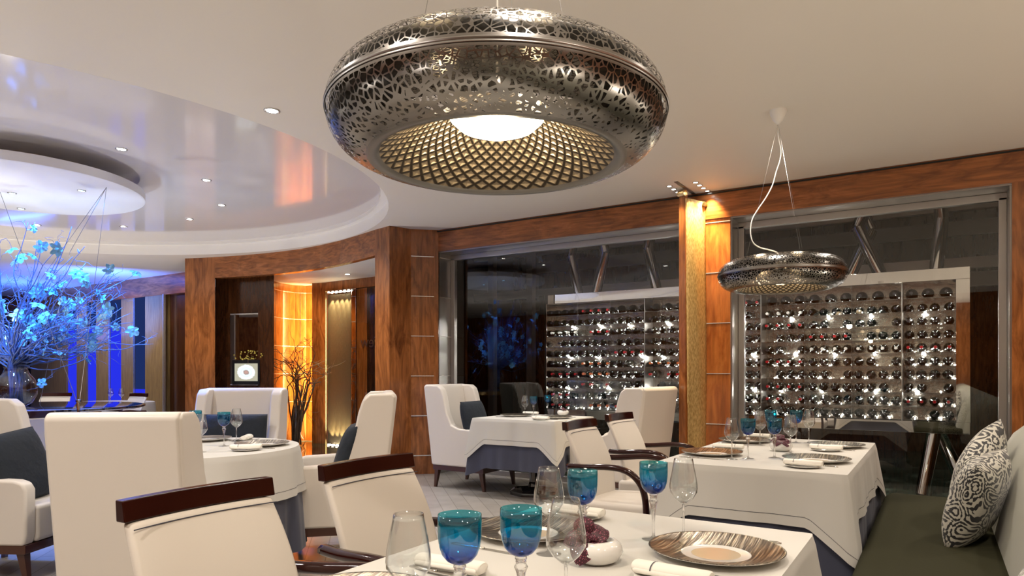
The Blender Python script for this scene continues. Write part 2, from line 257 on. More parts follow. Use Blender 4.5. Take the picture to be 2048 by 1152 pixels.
# ------------------------------------------------------------------ mesh helpers
class MB:
    def __init__(s): s.v = []; s.f = []; s.m = []; s.uv = {}
    def add(s, vs, fs, mi=0, uvs=None):
        b = len(s.v); s.v += [tuple(v) for v in vs]
        for k, f in enumerate(fs):
            if uvs: s.uv[len(s.f)] = uvs[k]
            s.f.append(tuple(b+i for i in f)); s.m.append(mi)
        return s
    def box(s, x0, x1, y0, y1, z0, z1, mi=0):
        x0, x1 = min(x0, x1), max(x0, x1); y0, y1 = min(y0, y1), max(y0, y1); z0, z1 = min(z0, z1), max(z0, z1)
        return s.add([(x0, y0, z0), (x1, y0, z0), (x1, y1, z0), (x0, y1, z0), (x0, y0, z1), (x1, y0, z1), (x1, y1, z1), (x0, y1, z1)],
                     [(0, 3, 2, 1), (4, 5, 6, 7), (0, 1, 5, 4), (1, 2, 6, 5), (2, 3, 7, 6), (3, 0, 4, 7)], mi)
    def hull(s, bot, top, mi=0):
        n = len(bot); return s.add(list(bot)+list(top), [tuple(range(n))[::-1], tuple(range(n, 2*n))]+[(i, (i+1) % n, n+(i+1) % n, n+i) for i in range(n)], mi)
    def slab(s, a, b, th, z0, z1, mi=0):
        """upright slab along plan segment a-b, thickness th away to the left of a->b"""
        a = Vector(a[:2]); b = Vector(b[:2]); d = (b-a).normalized(); n = Vector((-d.y, d.x))*th
        p = [a, b, b+n, a+n]; return s.hull([(q.x, q.y, z0) for q in p], [(q.x, q.y, z1) for q in p], mi)
    def lathe(s, prof, seg=24, c=(0, 0, 0), mi=0, mis=None, close=False, uv=False):
        vs = []; n = len(prof)
        for j in range(seg):
            a = 2*PI*j/seg
            for (r, z) in prof: vs.append((c[0]+r*math.cos(a), c[1]+r*math.sin(a), c[2]+z))
        fs = []; mm = []; us = []
        for j in range(seg):
            k = (j+1) % seg
            for i in range(n-1):
                fs.append((j*n+i, k*n+i, k*n+i+1, j*n+i+1)); mm.append(mis[i] if mis else mi)
                us.append([(j/seg, i/(n-1)), ((j+1)/seg, i/(n-1)), ((j+1)/seg, (i+1)/(n-1)), (j/seg, (i+1)/(n-1))])
        b = len(s.v); s.v += vs
        for f, m_, u in zip(fs, mm, us):
            if uv: s.uv[len(s.f)] = u
            s.f.append(tuple(b+i for i in f)); s.m.append(m_)
        return s
    def tube(s, pts, r, seg=8, mi=0, cap=True, flat=1.0):
        pts = [Vector(p) for p in pts]; n = len(pts); R = r if isinstance(r, (list, tuple)) else [r]*n
        vs = []; t = (pts[1]-pts[0]).normalized(); up = Vector((0, 0, 1)) if abs(t.z) < .95 else Vector((1, 0, 0)); x = t.cross(up).normalized()
        for i in range(n):
            t = (pts[min(i+1, n-1)]-pts[max(i-1, 0)])
            t = t.normalized() if t.length > 1e-9 else Vector((0, 0, 1))
            x = (x-t*x.dot(t)); x = x.normalized() if x.length > 1e-6 else t.orthogonal().normalized(); y = t.cross(x)
            for k in range(seg):
                a = 2*PI*(k+.5)/seg; vs.append(pts[i]+(x*math.cos(a)+y*math.sin(a)*flat)*R[i])
        fs = [(i*seg+k, i*seg+(k+1) % seg, (i+1)*seg+(k+1) % seg, (i+1)*seg+k) for i in range(n-1) for k in range(seg)]
        if cap: fs += [tuple(range(seg))[::-1], tuple((n-1)*seg+k for k in range(seg))]
        return s.add(vs, fs, mi)
    def prism(s, poly, y0, y1, mi=0):
        """polygon in XZ extruded along Y"""
        return s.hull([(x, y0, z) for x, z in poly], [(x, y1, z) for x, z in poly], mi)
    def build(s, name, mats, parent=None, smooth=False, bevel=0, seg=3, loc=None, sub=0, auto=None):
        me = bpy.data.meshes.new(name); me.from_pydata(s.v, [], s.f)
        if not isinstance(mats, (list, tuple)): mats = [mats]
        for m in mats: me.materials.append(M[m])
        me.polygons.foreach_set('material_index', s.m)
        if s.uv:
            ul = me.uv_layers.new(name='UVMap')
            for fi, us in s.uv.items():
                for li, u in zip(me.polygons[fi].loop_indices, us): ul.data[li].uv = u
        bm = bmesh.new(); bm.from_mesh(me)
        if not s.uv: bmesh.ops.remove_doubles(bm, verts=bm.verts, dist=1e-6)
        bmesh.ops.recalc_face_normals(bm, faces=bm.faces); bm.to_mesh(me); bm.free()
        if smooth or bevel: me.polygons.foreach_set('use_smooth', [True]*len(me.polygons))
        o = bpy.data.objects.new(name, me); COL.objects.link(o)
        if parent is not None: o.parent = parent
        if loc is not None: o.location = loc
        if bevel:
            md = o.modifiers.new('bevel', 'BEVEL'); md.width = bevel; md.segments = seg; md.limit_method = 'ANGLE'; md.angle_limit = .6; md.harden_normals = True
        if sub: md = o.modifiers.new('sub', 'SUBSURF'); md.levels = sub; md.render_levels = sub
        if smooth and not bevel and auto: 
            for p in me.polygons: pass
            me.set_sharp_from_angle(angle=auto)
        return o
def tag(o, label=None, cat=None, group=None, kind=None):
    if label: o['label'] = label
    if cat: o['category'] = cat
    if group: o['group'] = group
    if kind: o['kind'] = kind
    return o
def empty(name, loc=(0, 0, 0), rz=0, label=None, cat=None, group=None):
    o = bpy.data.objects.new(name, None); COL.objects.link(o); o.location = loc; o.rotation_euler = (0, 0, rz); o.empty_display_size = .1
    return tag(o, label, cat, group)
def dup(o, loc=None, rz=None, label=None, group=None, parent=None, rot=None):
    c = o.copy(); COL.objects.link(c)
    if parent is not None: c.parent = parent
    for ch in list(kids.get(o.name, ())) or [x for x in o.children]:
        d = ch.copy(); COL.objects.link(d); d.parent = c
        for g in ch.children:
            e = g.copy(); COL.objects.link(e); e.parent = d
    if loc is not None: c.location = loc
    if rz is not None: c.rotation_euler = (0, 0, rz)
    if rot is not None: c.rotation_euler = rot
    if label: c['label'] = label
    if group: c['group'] = group
    return c
kids = {}
_used = set()
def put(o, loc, rz=0, label=None, group=None, rot=None):
    """first call moves the prototype itself, later calls copy it"""
    if o.name not in _used:
        _used.add(o.name); o.location = loc; o.rotation_euler = rot or (0, 0, rz)
        if label: o['label'] = label
        if group: o['group'] = group
        return o
    return dup(o, loc, rz, label, group, rot=rot)
def struct(mb, name, mats, parent=None, **k):
    o = mb.build(name, mats, parent, **k)
    if parent is None: o['kind'] = 'structure'
    return o

# ------------------------------------------------------------------ the room
# ceiling with the elliptical recess (ellipse measured in camera axes)
ell = []
NE = 96
for i in range(NE):
    a = 2*PI*i/NE; ell.append(cam2w(-5.0+3.8*math.cos(a), 6.32+3.42*math.sin(a), CEIL))
bm = bmesh.new()
rect = [(-18, -4), (3.2, -4), (3.2, 6.7), (-18, 6.7)]
# outline follows the wall curve loosely; the part behind the curved wall is hidden by it
rect = [(-18, -4), (3.2, -4), (3.2, 6.7), (-4.9, 6.7), (-5.6, 8.0), (-18, 8.0)]
rv = [bm.verts.new((x, y, CEIL)) for x, y in rect]; ev = [bm.verts.new(p) for p in ell]
ed = [bm.edges.new((rv[i], rv[(i+1) % len(rv)])) for i in range(len(rv))]+[bm.edges.new((ev[i], ev[(i+1) % NE])) for i in range(NE)]
bmesh.ops.triangle_fill(bm, edges=ed, use_beauty=True)
for f in list(bm.faces):
    c = f.calc_center_median(); X = CS*c.x+SN*c.y; Y = -SN*c.x+CS*c.y
    if ((X+5)/3.8)**2+((Y-6.32)/3.42)**2 < .98 and all(v in ev for v in f.verts): bm.faces.remove(f)
me = bpy.data.meshes.new('ceiling'); bm.to_mesh(me); bm.free(); me.materials.append(M['ceiling'])
o = bpy.data.objects.new('ceiling', me); COL.objects.link(o); o['kind'] = 'structure'
mb = MB(); RZ = 3.07
inner = [cam2w(-5.0+3.72*math.cos(2*PI*i/NE), 6.32+3.34*math.sin(2*PI*i/NE), RZ) for i in range(NE)]
mb.add(ell+[Vector((p.x, p.y, RZ-.05)) for p in ell], [(i, (i+1) % NE, NE+(i+1) % NE, NE+i) for i in range(NE)])
mb.add([Vector((p.x, p.y, RZ-.05)) for p in ell]+[Vector((p.x, p.y, RZ-.05)) for p in inner]+inner, [(i, (i+1) % NE, NE+(i+1) % NE, NE+i) for i in range(NE)]+[(NE+i, NE+(i+1) % NE, 2*NE+(i+1) % NE, 2*NE+i) for i in range(NE)])
struct(mb, 'trim_1', 'white_trim', smooth=True, auto=.8)
mb = MB(); mb.add([Vector((p.x, p.y, RZ-.01)) for p in ell], [tuple(range(NE))]); struct(mb, 'ceiling_recess', 'gloss_ceiling')
mb = MB(); mb.box(-18, 3.2, -4, 6.62, -.1, 0); struct(mb, 'floor', 'floor')

# window wall: header beam, middle pier, right pier, steel soffits and panes
HB = 2.635; GV = 6.62
LU0 = -5.03; PU0, PU1 = at_v(1388, WV).x, at_v(1460, WV).x; RU = at_v(2024, WV).x
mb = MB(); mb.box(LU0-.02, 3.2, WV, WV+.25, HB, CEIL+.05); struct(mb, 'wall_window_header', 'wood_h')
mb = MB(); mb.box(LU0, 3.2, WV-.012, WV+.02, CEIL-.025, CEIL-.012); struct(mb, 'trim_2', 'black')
mb = MB(); mb.box(PU0-.12, PU1, WV+.01, WV+.25, 0, HB); o = struct(mb, 'wall_window_pier', 'wood_warm_lit')
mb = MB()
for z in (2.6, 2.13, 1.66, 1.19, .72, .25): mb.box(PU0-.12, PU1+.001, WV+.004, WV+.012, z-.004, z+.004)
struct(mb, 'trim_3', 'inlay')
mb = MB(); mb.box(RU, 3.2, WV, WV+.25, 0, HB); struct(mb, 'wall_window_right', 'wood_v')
for n, (a, b) in enumerate([(LU0, PU0-.1), (PU1, RU)]):
    w_ = tag(bpy.data.objects.new('window_%d' % (n+1), None), kind='structure'); COL.objects.link(w_)
    mb = MB(); mb.box(a, b, WV+.02, GV+.06, HB-.012, HB+.0); mb.box(a, a+.012, WV+.03, GV, 0, HB-.01); mb.box(b-.012, b, WV+.03, GV, 0, HB-.01)
    mb.build('window_reveal', 'steel', w_)
    mb = MB(); fw = .055
    mb.box(a, b, GV-.02, GV+.04, HB-.012-.06, HB-.012); mb.box(a, b, GV-.02, GV+.04, 0, .06); mb.box(a+.012, a+.012+fw, GV-.02, GV+.04, 0, HB-.05); mb.box(b-.012-fw, b-.012, GV-.02, GV+.04, 0, HB-.05)
    mb.build('window_frame', 'frame_steel', w_, bevel=.004, seg=2)
    mb = MB(); mb.box(a+.05, b-.05, GV+.005, GV+.007, .05, HB-.05)
    me_ = MB(); me_.add([(a+.05, GV+.006, .05), (b-.05, GV+.006, .05), (b-.05, GV+.006, HB-.06), (a+.05, GV+.006, HB-.06)], [(0, 1, 2, 3)]); me_.build('window_pane', 'window_glass', w_)

# wine cellar behind the glass
e0_, e1_ = at_d(868, 8.45), at_d(868, 13.6)
cp = [(LU0-.1, 6.66), (3.2, 6.66), (3.2, 12.2), (e1_.x, 12.2), (e0_.x, e0_.y)]
mb = MB(); mb.hull([(x, y, -.1) for x, y in cp], [(x, y, 0) for x, y in cp]); struct(mb, 'floor_cellar', 'marble')
mb = MB(); mb.hull([(x, y, 2.72) for x, y in cp], [(x, y, 2.8) for x, y in cp]); struct(mb, 'ceiling_cellar', 'smoke_mirror')
mb = MB(); mb.box(-7.5, 3.2, 12.0, 12.2, 0, 2.72); struct(mb, 'wall_cellar_back', 'wood_dark')
mb = MB(); mb.slab(e0_, e1_, .1, 0, 2.72); struct(mb, 'wall_cellar_left', 'wood_dark')
mb = MB(); mb.box(1.6, 1.8, 6.66, 12.0, 0, 2.72); struct(mb, 'wall_cellar_right', 'wood_dark')
# vertical steel posts of the inner glazing seen behind the left window
for k, px in enumerate((1062, 985)):
    p = at_v(px, 8.6); mb = MB(); mb.box(p.x-.05, p.x+.05, 8.55, 8.65, 0, 2.72); struct(mb, 'trim_%d' % (20+k), 'frame_steel')
# curved wall block: column, header, pillar (plan measured on the ceiling line)
def C2(px, py, k=1.0):
    d = F*(CEIL-CH)/(HZ-py)*k; return at_d(px, d)
A0 = Vector((LU0, WV, 0)); B0 = at_d(822, 7.98)
cor = at_d(779, 7.80)
curve = [at_d(750, 8.02), at_d(715, 8.35), at_d(680, 8.68), at_d(640, 9.0), at_d(600, 9.27), at_d(560, 9.47), at_d(525, 9.62), at_d(480, 9.78), at_d(430, 9.92)]
pil = [at_d(430, 9.92), at_d(400, 9.99), at_d(370, 10.04)]
def ext(pts, z0, z1, th):
    """band along plan points with thickness th pushed away from the camera"""
    mb = MB(); n = len(pts); back = [p+(Vector((p.x, p.y, 0)).normalized()*th) for p in pts]
    b = [(p.x, p.y, z0) for p in pts]+[(p.x, p.y, z0) for p in back]; t = [(x, y, z1) for x, y, _ in b]
    fs = []
    for i in range(n-1):
        fs += [(i, i+1, 2*n+i+1, 2*n+i), (n+i+1, n+i, 3*n+i, 3*n+i+1), (i, n+i, n+i+1, i+1), (2*n+i, 2*n+i+1, 3*n+i+1, 3*n+i)]
    fs += [(0, 2*n, 3*n, n), (n-1, 2*n-1, 4*n-1, 3*n-1)]
    return mb.add(b+t, fs)
struct(ext([A0+Vector((.02, 0, 0)), B0], 0, CEIL+.03, .3), 'wall_window_left_panel', 'wood_v')
mb = MB(); d = (B0-A0).normalized(); nn = Vector((-d.y, d.x, 0)); nn = nn if nn.dot(-A0) > 0 else -nn
for z in (2.57, 2.10, 1.63, 1.16, .69, .22):
    q = [A0+nn*.012, B0+nn*.012, B0-nn*.012, A0-nn*.012]; mb.hull([(p.x, p.y, z-.005) for p in q], [(p.x, p.y, z+.005) for p in q])
struct(mb, 'trim_4', 'inlay')
mb = MB()
for z in (2.57, 2.10, 1.63, 1.16, .69): mb.box(LU0-.004, LU0+.016, WV+.03, GV-.02, z-.004, z+.004)
struct(mb, 'trim_5', 'inlay')
mb = MB(); mb.box(LU0-.25, LU0+.01, WV+.0, GV+.05, 0, HB+.1); struct(mb, 'wall_window_left_reveal', 'wood_dark')
struct(ext([B0, cor], 0, CEIL+.03, .35), 'wall_column', 'wood_v')
struct(ext([cor, curve[0]], 0, CEIL+.03, .3), 'wall_column_side', 'wood_v')
struct(ext(curve, 2.585, CEIL+.03, .16), 'wall_curved_header', 'wood_h')
struct(ext(pil, 0, CEIL+.03, .35), 'wall_pillar', 'wood_v')
mb = ext([cor]+curve+pil[1:], CEIL-.03, CEIL-.015, .01)
# niche wall with mirror and screen
n0, n1 = at_d(431, 10.25), at_d(548, 9.95)
struct(ext([n0, n1], 0, 2.62, .12), 'wall_niche', 'wood_dark')
n2 = at_d(516, 10.0); n3 = at_d(548, 9.9)
struct(ext([n2, n3], 0, 2.62, .10), 'wall_niche_edge', 'wood_dark')
# vestibule
am = [at_d(520, 10.6), at_d(545, 11.15), at_d(566, 11.5), at_d(590, 11.72), at_d(612, 11.8), at_d(628, 11.75)]
struct(ext(am, 0, 2.78, .1), 'wall_vestibule', 'wood_warm_lit')
mb = MB(); back = am
for z in (2.58, 2.12, 1.65, 1.18, .70, .01):
    for i in range(len(am)-1):
        a, b = am[i], am[i+1]; a = a-Vector(a).normalized()*.006; b = b-Vector(b).normalized()*.006
        mb.hull([(a.x, a.y, z-.006), (b.x, b.y, z-.006), (b.x*1.001, b.y*1.001, z-.006), (a.x*1.001, a.y*1.001, z-.006)], [(a.x, a.y, z+.006), (b.x, b.y, z+.006), (b.x*1.001, b.y*1.001, z+.006), (a.x*1.001, a.y*1.001, z+.006)])
for px, dd in ((551, 11.24), (601, 11.75)):
    a = at_d(px-.2, dd); b = at_d(px+.25, dd); mb.hull([(a.x, a.y, 0), (b.x, b.y, 0), (b.x*1.002, b.y*1.002, 0), (a.x*1.002, a.y*1.002, 0)], [(a.x, a.y, 2.6), (b.x, b.y, 2.6), (b.x*1.002, b.y*1.002, 2.6), (a.x*1.002, a.y*1.002, 2.6)])
struct(mb, 'trim_6', 'inlay')
j0, j1 = at_d(624, 11.45), at_d(651, 11.35)
struct(ext([j0, j1], 0, 2.73, .1), 'wall_vestibule_jamb', 'wood_v')
dr = at_d(800, 10.35)
struct(ext([j1, dr], 2.56, 2.76, .1), 'wall_vestibule_header', 'wood_v')
def along(a, b, t): return a+(b-a)*t
def tpx(px):       # parameter on j1-dr at an image column
    a = (px-1024)/F; p, q = j1, dr
    X0, Y0 = CS*p.x+SN*p.y, -SN*p.x+CS*p.y; X1, Y1 = CS*q.x+SN*q.y, -SN*q.x+CS*q.y
    return (a*Y0-X0)/((X1-X0)-a*(Y1-Y0))
def dpt(px, push=0):
    p = along(j1, dr, tpx(px)); return p+Vector((p.x, p.y, 0)).normalized()*push
struct(ext([dpt(653), dpt(656)], 0, 2.56, .06), 'door_frame_left', 'frame_steel')
dd = tag(bpy.data.objects.new('door_1', None), kind='structure'); COL.objects.link(dd)
ext([dpt(656, .02), dpt(702, .02)], .0, 2.56, .02).build('ribbed_panel', 'ribbed', dd)
ext([dpt(703, -.02), dpt(712, -.02)], 0, 2.56, .08).build('door_post', 'chrome', dd, bevel=.008)
ext([dpt(656, .0), dpt(703, .0)], 2.50, 2.56, .02).build('door_rail', 'chrome', dd)
ext([dpt(713, .03), dpt(734, .03)], 0, 2.55, .02).build('side_panel', 'wood_warm_lit', dd)
ext([dpt(734, .01), dpt(800, .01)], 0, 2.55, .02).build('dark_panel', 'wood_dark', dd)
gl = MB(); a_, b_ = dpt(713, .0), dpt(752, .0); gl.add([(a_.x, a_.y, 0), (b_.x, b_.y, 0), (b_.x, b_.y, 2.55), (a_.x, a_.y, 2.55)], [(0, 1, 2, 3)]); gl.build('door_pane', 'window_glass', dd)
# mirrored word on the glass door
cu = bpy.data.curves.new('lettering', 'FONT'); cu.body = 'view'; cu.size = .26; cu.extrude = .001; cu.align_x = 'CENTER'
to = bpy.data.objects.new('tmp', cu); COL.objects.link(to); bpy.context.view_layer.update()
me = bpy.data.meshes.new_from_object(to.evaluated_get(bpy.context.evaluated_depsgraph_get())); bpy.data.objects.remove(to)
lo = bpy.data.objects.new('door_lettering', me); COL.objects.link(lo); me.materials.clear(); me.materials.append(M['steel']); lo.parent = dd
p = dpt(742, -.012); dv = (dr-j1).normalized(); lo.matrix_world = Matrix(((-dv.x, 0, -dv.y, p.x), (-dv.y, 0, dv.x, p.y), (0, 1, 0, 1.60), (0, 0, 0, 1)))
mb = MB(); 
vest = [at_d(500, 9.85), at_d(560, 9.62), at_d(640, 9.14), at_d(700, 8.62), at_d(752, 8.12), at_d(860, 8.6), at_d(860, 12.3), at_d(400, 12.8), at_d(440, 10.1)]
mb.hull([(p.x, p.y, 2.71) for p in vest], [(p.x, p.y, 2.76) for p in vest]); struct(mb, 'ceiling_vestibule', 'white_trim')
fl = [at_d(431, 9.95)]+list(reversed(curve))+[at_d(790, 8.0), at_d(860, 9.5), at_d(860, 12.3), at_d(430, 12.6)]
mb = MB(); mb.hull([(p.x, p.y, -.09) for p in fl], [(p.x, p.y, .004) for p in fl]); struct(mb, 'floor_vestibule', 'marble')
mb = MB(); mb.slab(at_d(840, 12.3), at_d(840, 8.3), .1, 0, 2.8); mb.slab(at_d(360, 12.0), at_d(860, 12.6), -.1, 0, 2.8); struct(mb, 'wall_vestibule_back', 'wood_dark')

# far left wall: header, slats, glowing slots
FV = 6.75
mb = MB(); mb.box(-17.5, at_v(372, FV).x, FV, FV+.2, 2.55, CEIL+.1); struct(mb, 'wall_far_header', 'wood_h')
mb = MB(); mb.box(-17.5, at_v(330, FV+.1).x, FV+.16, FV+.3, 0, 2.6); struct(mb, 'wall_far_backing', 'night_glass')
mb = MB(); mb.box(at_v(329, FV).x, at_v(372, FV).x, FV+.1, FV+.2, 0, 2.6); struct(mb, 'door_2', 'wood_dark')
sl = [(288, 327), (240, 265), (190, 216), (151, 171), (60, 131), (10, 40)]
for k, (a, b) in enumerate(sl):
    mb = MB(); mb.box(at_v(a, FV).x, at_v(b, FV).x, FV+.02, FV+.12, 0, 2.56); struct(mb, 'wall_far_panel_%d' % (k+1), 'wood_olive')
mb = MB(); x = at_v(328, FV).x; mb.box(x-.015, x+.015, FV-.02, FV+.02, 0, 2.56)
for (a, b) in ((266, 266.6), (216.4, 217)): mb.box(at_v(a, FV).x, at_v(b, FV).x, FV+.0, FV+.03, 0, 2.56)
struct(mb, 'trim_7', 'inlay')
for k, (a, b) in enumerate([(265, 288), (216, 240), (171, 190), (131, 151)]):
    mb = MB(); x0, x1 = at_v(a, FV).x+.01, at_v(b, FV).x-.01
    mb.box(x0, x1, FV+.045, FV+.07, .1, 2.05 if k else .9); mb.box(x0, x1, FV+.045, FV+.07, 2.05 if k else .9, 2.56, 1); struct(mb, 'window_%d' % (3+k), ['blue_glow', 'dusk_glass'])
mb = MB(); mb.box(-18, -17.4, -4, 8, 0, 3.2); struct(mb, 'wall_left', 'wood_dark')
mb = MB(); mb.box(-18, 3.2, -4.2, -4, 0, 3.2); struct(mb, 'wall_rear', 'wood_v')
mb = MB(); mb.box(3.0, 3.2, -4, 6.7, 0, 3.2); struct(mb, 'wall_right', 'wood_v')
# blue wash at the far left, warm wash in the vestibule
dc0 = cam2w(-4.42, 6.1, 0); lamp('SPOT', 'disc_bounce_fill', (dc0.x, dc0.y, 1.35), 90, (.55, .72, 1), .06, (dc0.x, dc0.y, 3), 2.2, .8)  # added spot, stands in for blue light bounced onto the disc
lamp('AREA', 'blue_wash', (-11.7, 5.9, 2.2), 60, BLUE, .9, (-12.6, 6.5, 3.0))
for xx in (-10.8, -12.4, -14.0): lamp('SPOT', 'wall_spot', (xx, 5.75, 2.86), 60, (1, .84, .6), .05, (xx, 6.75, 1.4), 1.7, .8)  # warm spots added to turn the slat wall browner
lamp('AREA', 'blue_wash', (-14.5, 5.9, 2.0), 45, BLUE, .9, (-14.5, 6.2, 3.0))
p = at_d(629, 11.55, 1.35); q = at_d(592, 11.75, 1.35)
lamp('AREA', 'warm_strip', p, 60, (1, .66, .22), .08, q, sy=2.5)
vl = at_d(695, 9.9, 2.69); lamp('SPOT', 'vestibule_downlight', vl, 35, (1, .78, .5), .05, (vl.x, vl.y, 0), 2.4, .8)
vl = at_d(585, 10.6, 2.60); lamp('SPOT', 'vestibule_downlight', vl, 30, (1, .7, .35), .05, at_d(590, 11.6, 1.2), 2.0, .8)

# ------------------------------------------------------------------ recessed spots
def spot(loc, r, led, label, group, cat='downlight'):
    t = empty('recessed_spotlight', loc, 0, label, cat, group)
    mb = MB(); mb.lathe([(r*.72, -.001), (r*.8, -.006), (r, -.005), (r*1.02, 0)], 20); mb.build('ring', 'frame_steel', t, smooth=True)
    mb = MB(); mb.lathe([(0, -.003), (r*.72, -.003), (r*.72, -.001)], 16); mb.build('lens', led, t)
    return t
def at_up(px, py, z): return at_d(px, F*(z-CH)/(HZ-py), z)
spot(at_up(544, 221, CEIL), .05, 'led', 'round recessed spotlight alone in the plain ceiling left of the large pendant', 'spotlights')
for (px, py, lb) in ((243, 298, 'recessed spotlight in the glossy ceiling just above the hanging white disc'), (413, 360, 'recessed spotlight in the glossy ceiling right of the disc, highest of the right trio'),
                     (443, 410, 'rightmost recessed spotlight in the glossy oval ceiling'), (379, 438, 'recessed spotlight in the glossy ceiling, lowest of the right trio'),
                     (74, 450, 'recessed spotlight in the glossy ceiling at far left below the disc'), (247, 453, 'recessed spotlight in the glossy ceiling right of the wire bundle')):
    spot(at_up(px, py, RZ-.011), .045, 'led', lb, 'spotlights in the glossy oval ceiling')
DZ = 2.84
for (px, py, lb) in ((24, 386, 'bluish recessed spotlight on the hanging disc, the left and brightest one'), (163, 381, 'bluish recessed spotlight on the hanging disc, the rightmost one'), (42, 417, 'bluish recessed spotlight on the hanging disc, the lowest one')):
    spot(at_up(px, py, DZ), .035, 'led_blue', lb, 'spotlights in the hanging disc')
spot(at_d(695, F*(2.71-CH)/(HZ-548), 2.709), .05, 'led', 'recessed spotlight in the vestibule ceiling above the lit metal door', 'spotlights')
for i in range(3):
    p = at_up(1338.5+8.7*i, 372+6*i, CEIL); spot(p, .026, 'led', 'small recessed spotlight left of the ceiling slot, %s in its row' % ['first', 'second', 'third'][i]+' from the left', 'small spotlights beside the gold screen')
for i in range(5):
    p = at_up(1391+7.9*i, 364.5+5.6*i, CEIL); spot(p, .026, 'led', 'small recessed spotlight right of the ceiling slot, %s in its row' % ['first', 'second', 'third', 'fourth', 'fifth'][i]+' from the left', 'small spotlights beside the gold screen')
a, b = at_up(1355, 362, CEIL), at_up(1403, 395, CEIL)
mb = MB(); mb.slab(a, b, .035, CEIL-.004, CEIL+.01); struct(mb, 'trim_8', 'steel')
for (px, py) in ((1400, 376), (1418, 384)):
    p = at_up(px, py, CEIL-.02); lamp('SPOT', 'wall_spot', p, 75, (1, .72, .38), .03, at_v(1412, WV, .9), 1.5, .7)
lamp('SPOT', 'wall_spot', at_up(1345, 376, CEIL-.02), 25, (1, .8, .5), .03, at_v(1340, WV, 1.6), 1.3, .7)

# gold woven screen beside the middle pier
t = empty('mesh_screen', (0, 0, 0), 0, 'tall woven gold mesh screen hanging between the two wine windows', 'screen')
q0 = at_d(1371, 6.22); q1 = at_v(1411, WV-.005)
mb = MB(); vs = []; nz = 40; nx = 8
for i in range(nz+1):
    z = .03+(CEIL-.12)*i/nz
    for j in range(nx+1):
        s = j/nx; p = along(q0, q1, s); wob = .012*math.sin(z*2.3+1)*(1-z/3)+.008*math.sin(s*PI*2+z); dirn = (q1-q0).normalized(); n_ = Vector((-dirn.y, dirn.x, 0)); p = p+n_*wob+dirn*(.035*(1-z/2.8)*(1-.3*s)); vs.append((p.x, p.y, z))
mb.add(vs, [(i*(nx+1)+j, i*(nx+1)+j+1, (i+1)*(nx+1)+j+1, (i+1)*(nx+1)+j) for i in range(nz) for j in range(nx)])
o = mb.build('mesh_panel', 'gold_mesh', t, smooth=True); md = o.modifiers.new('solid', 'SOLIDIFY'); md.thickness = .004
e0 = at_d(1358, 6.28); mb = MB(); mb.slab(e0, q0, .03, .02, CEIL-.06); mb.build('edge_panel', 'wood_v', t)
mb = MB(); mb.tube([(*e0.xy, CEIL-.04), (*q0.xy, CEIL-.04)], .03, 10); mb.build('bracket', 'brass', t); mb = MB(); mb.tube([(*q1.xy, CEIL-.12), (q1.x, q1.y-.04, CEIL-.12)], .02, 8); mb.build('bracket', 'brass', t)

# ------------------------------------------------------------------ wine rack
RV = 7.8; RX0, RX1 = -.5578*RV, .0202*RV; BP = (RX1-RX0)/10; ZB, ZT = .72, 2.10
rk = empty('wine_rack', (0, 0, 0), 0, 'wide mirror-framed wall rack full of lying wine bottles behind the glass', 'wine rack')
mb = MB(); DP = .30
fo = .115
for (x0, x1, z0, z1) in ((RX0-fo, RX1+fo, ZT, ZT+fo), (RX0-fo, RX1+fo, ZB-fo, ZB), (RX0-fo, RX0, ZB, ZT), (RX1, RX1+fo, ZB, ZT)): mb.box(x0, x1, RV, RV+DP, z0, z1)
mb.build('rack_frame', 'mirror', rk, bevel=.003, seg=2)
mb = MB(); mb.box(RX0, RX1, RV+DP-.02, RV+DP, ZB, ZT); mb.build('back_panel', 'rack_back', rk)
RPZ = .134
for k in range(1, 10):
    x = RX0+BP*k; MB().box(x-.004, x+.004, RV+.01, RV+DP-.02, ZB, ZT).build('divider', 'frame_steel' if k % 3 == 0 else 'acrylic', rk)
for r in range(10):
    z = ZB+.012+RPZ*r; MB().box(RX0, RX1, RV+.02, RV+DP-.02, z-.005, z).box(RX0, RX1, RV+.015, RV+.02, z-.007, z+.002).build('shelf', 'acrylic', rk)
for r in range(10):
    z = ZB+.012+RPZ*r; mb = MB()
    for k in range(10):
        for q in range(4):
            if rnd.random() < .8:
                x = RX0+BP*(k+(q+.98)/4.0)-.004; s = rnd.uniform(.002, .0052)
                mb.box(x-s, x+s, RV+.20, RV+.215, z+.002, z+.002+2*s)
    mb.build('sparkle_dots', 'rack_sparkle', rk)  # glowing specks imitate the glints between the bottles
for k in range(10):
    x = RX0+BP*(k+.5); lamp('SPOT', 'rack_fill', (x, RV-.75, 2.68), 60, (1, .93, .82), .03, (x, RV+.1, 1.25), .9, .6)  # spots added under the cellar ceiling to brighten the rack
    
    for zz in (.28, .68, 1.08): lamp('POINT', 'rack_back_fill', (x+rnd.uniform(-.1, .1), RV+.24, ZB+zz), 4.2, (1, .93, .82), .012)  # points added behind the bottles for more sparkle
for k, (v, z0, z1) in enumerate(((8.9, 2.34, 2.46), (10.4, 2.30, 2.48))):
    mb = MB(); mb.box(-6.3, 1.6, v, v+.08, z0, z1); tag(mb.build('steel_beam', 'frame_steel'), ['nearer', 'farther'][k]+' long horizontal steel beam high behind the wine rack', 'beam')
for (x, y) in ((-4.6, 9.6), (-2.6, 9.6), (-.6, 9.6), (1.0, 9.6), (-3.6, 7.1), (-.8, 7.1)):
    lamp('SPOT', 'cellar_fill', (x, y, 2.70), 28, (1, .92, .8), .03, (x, y, 0), 2.4, .8)  # weak spots added to lift the dark cellar
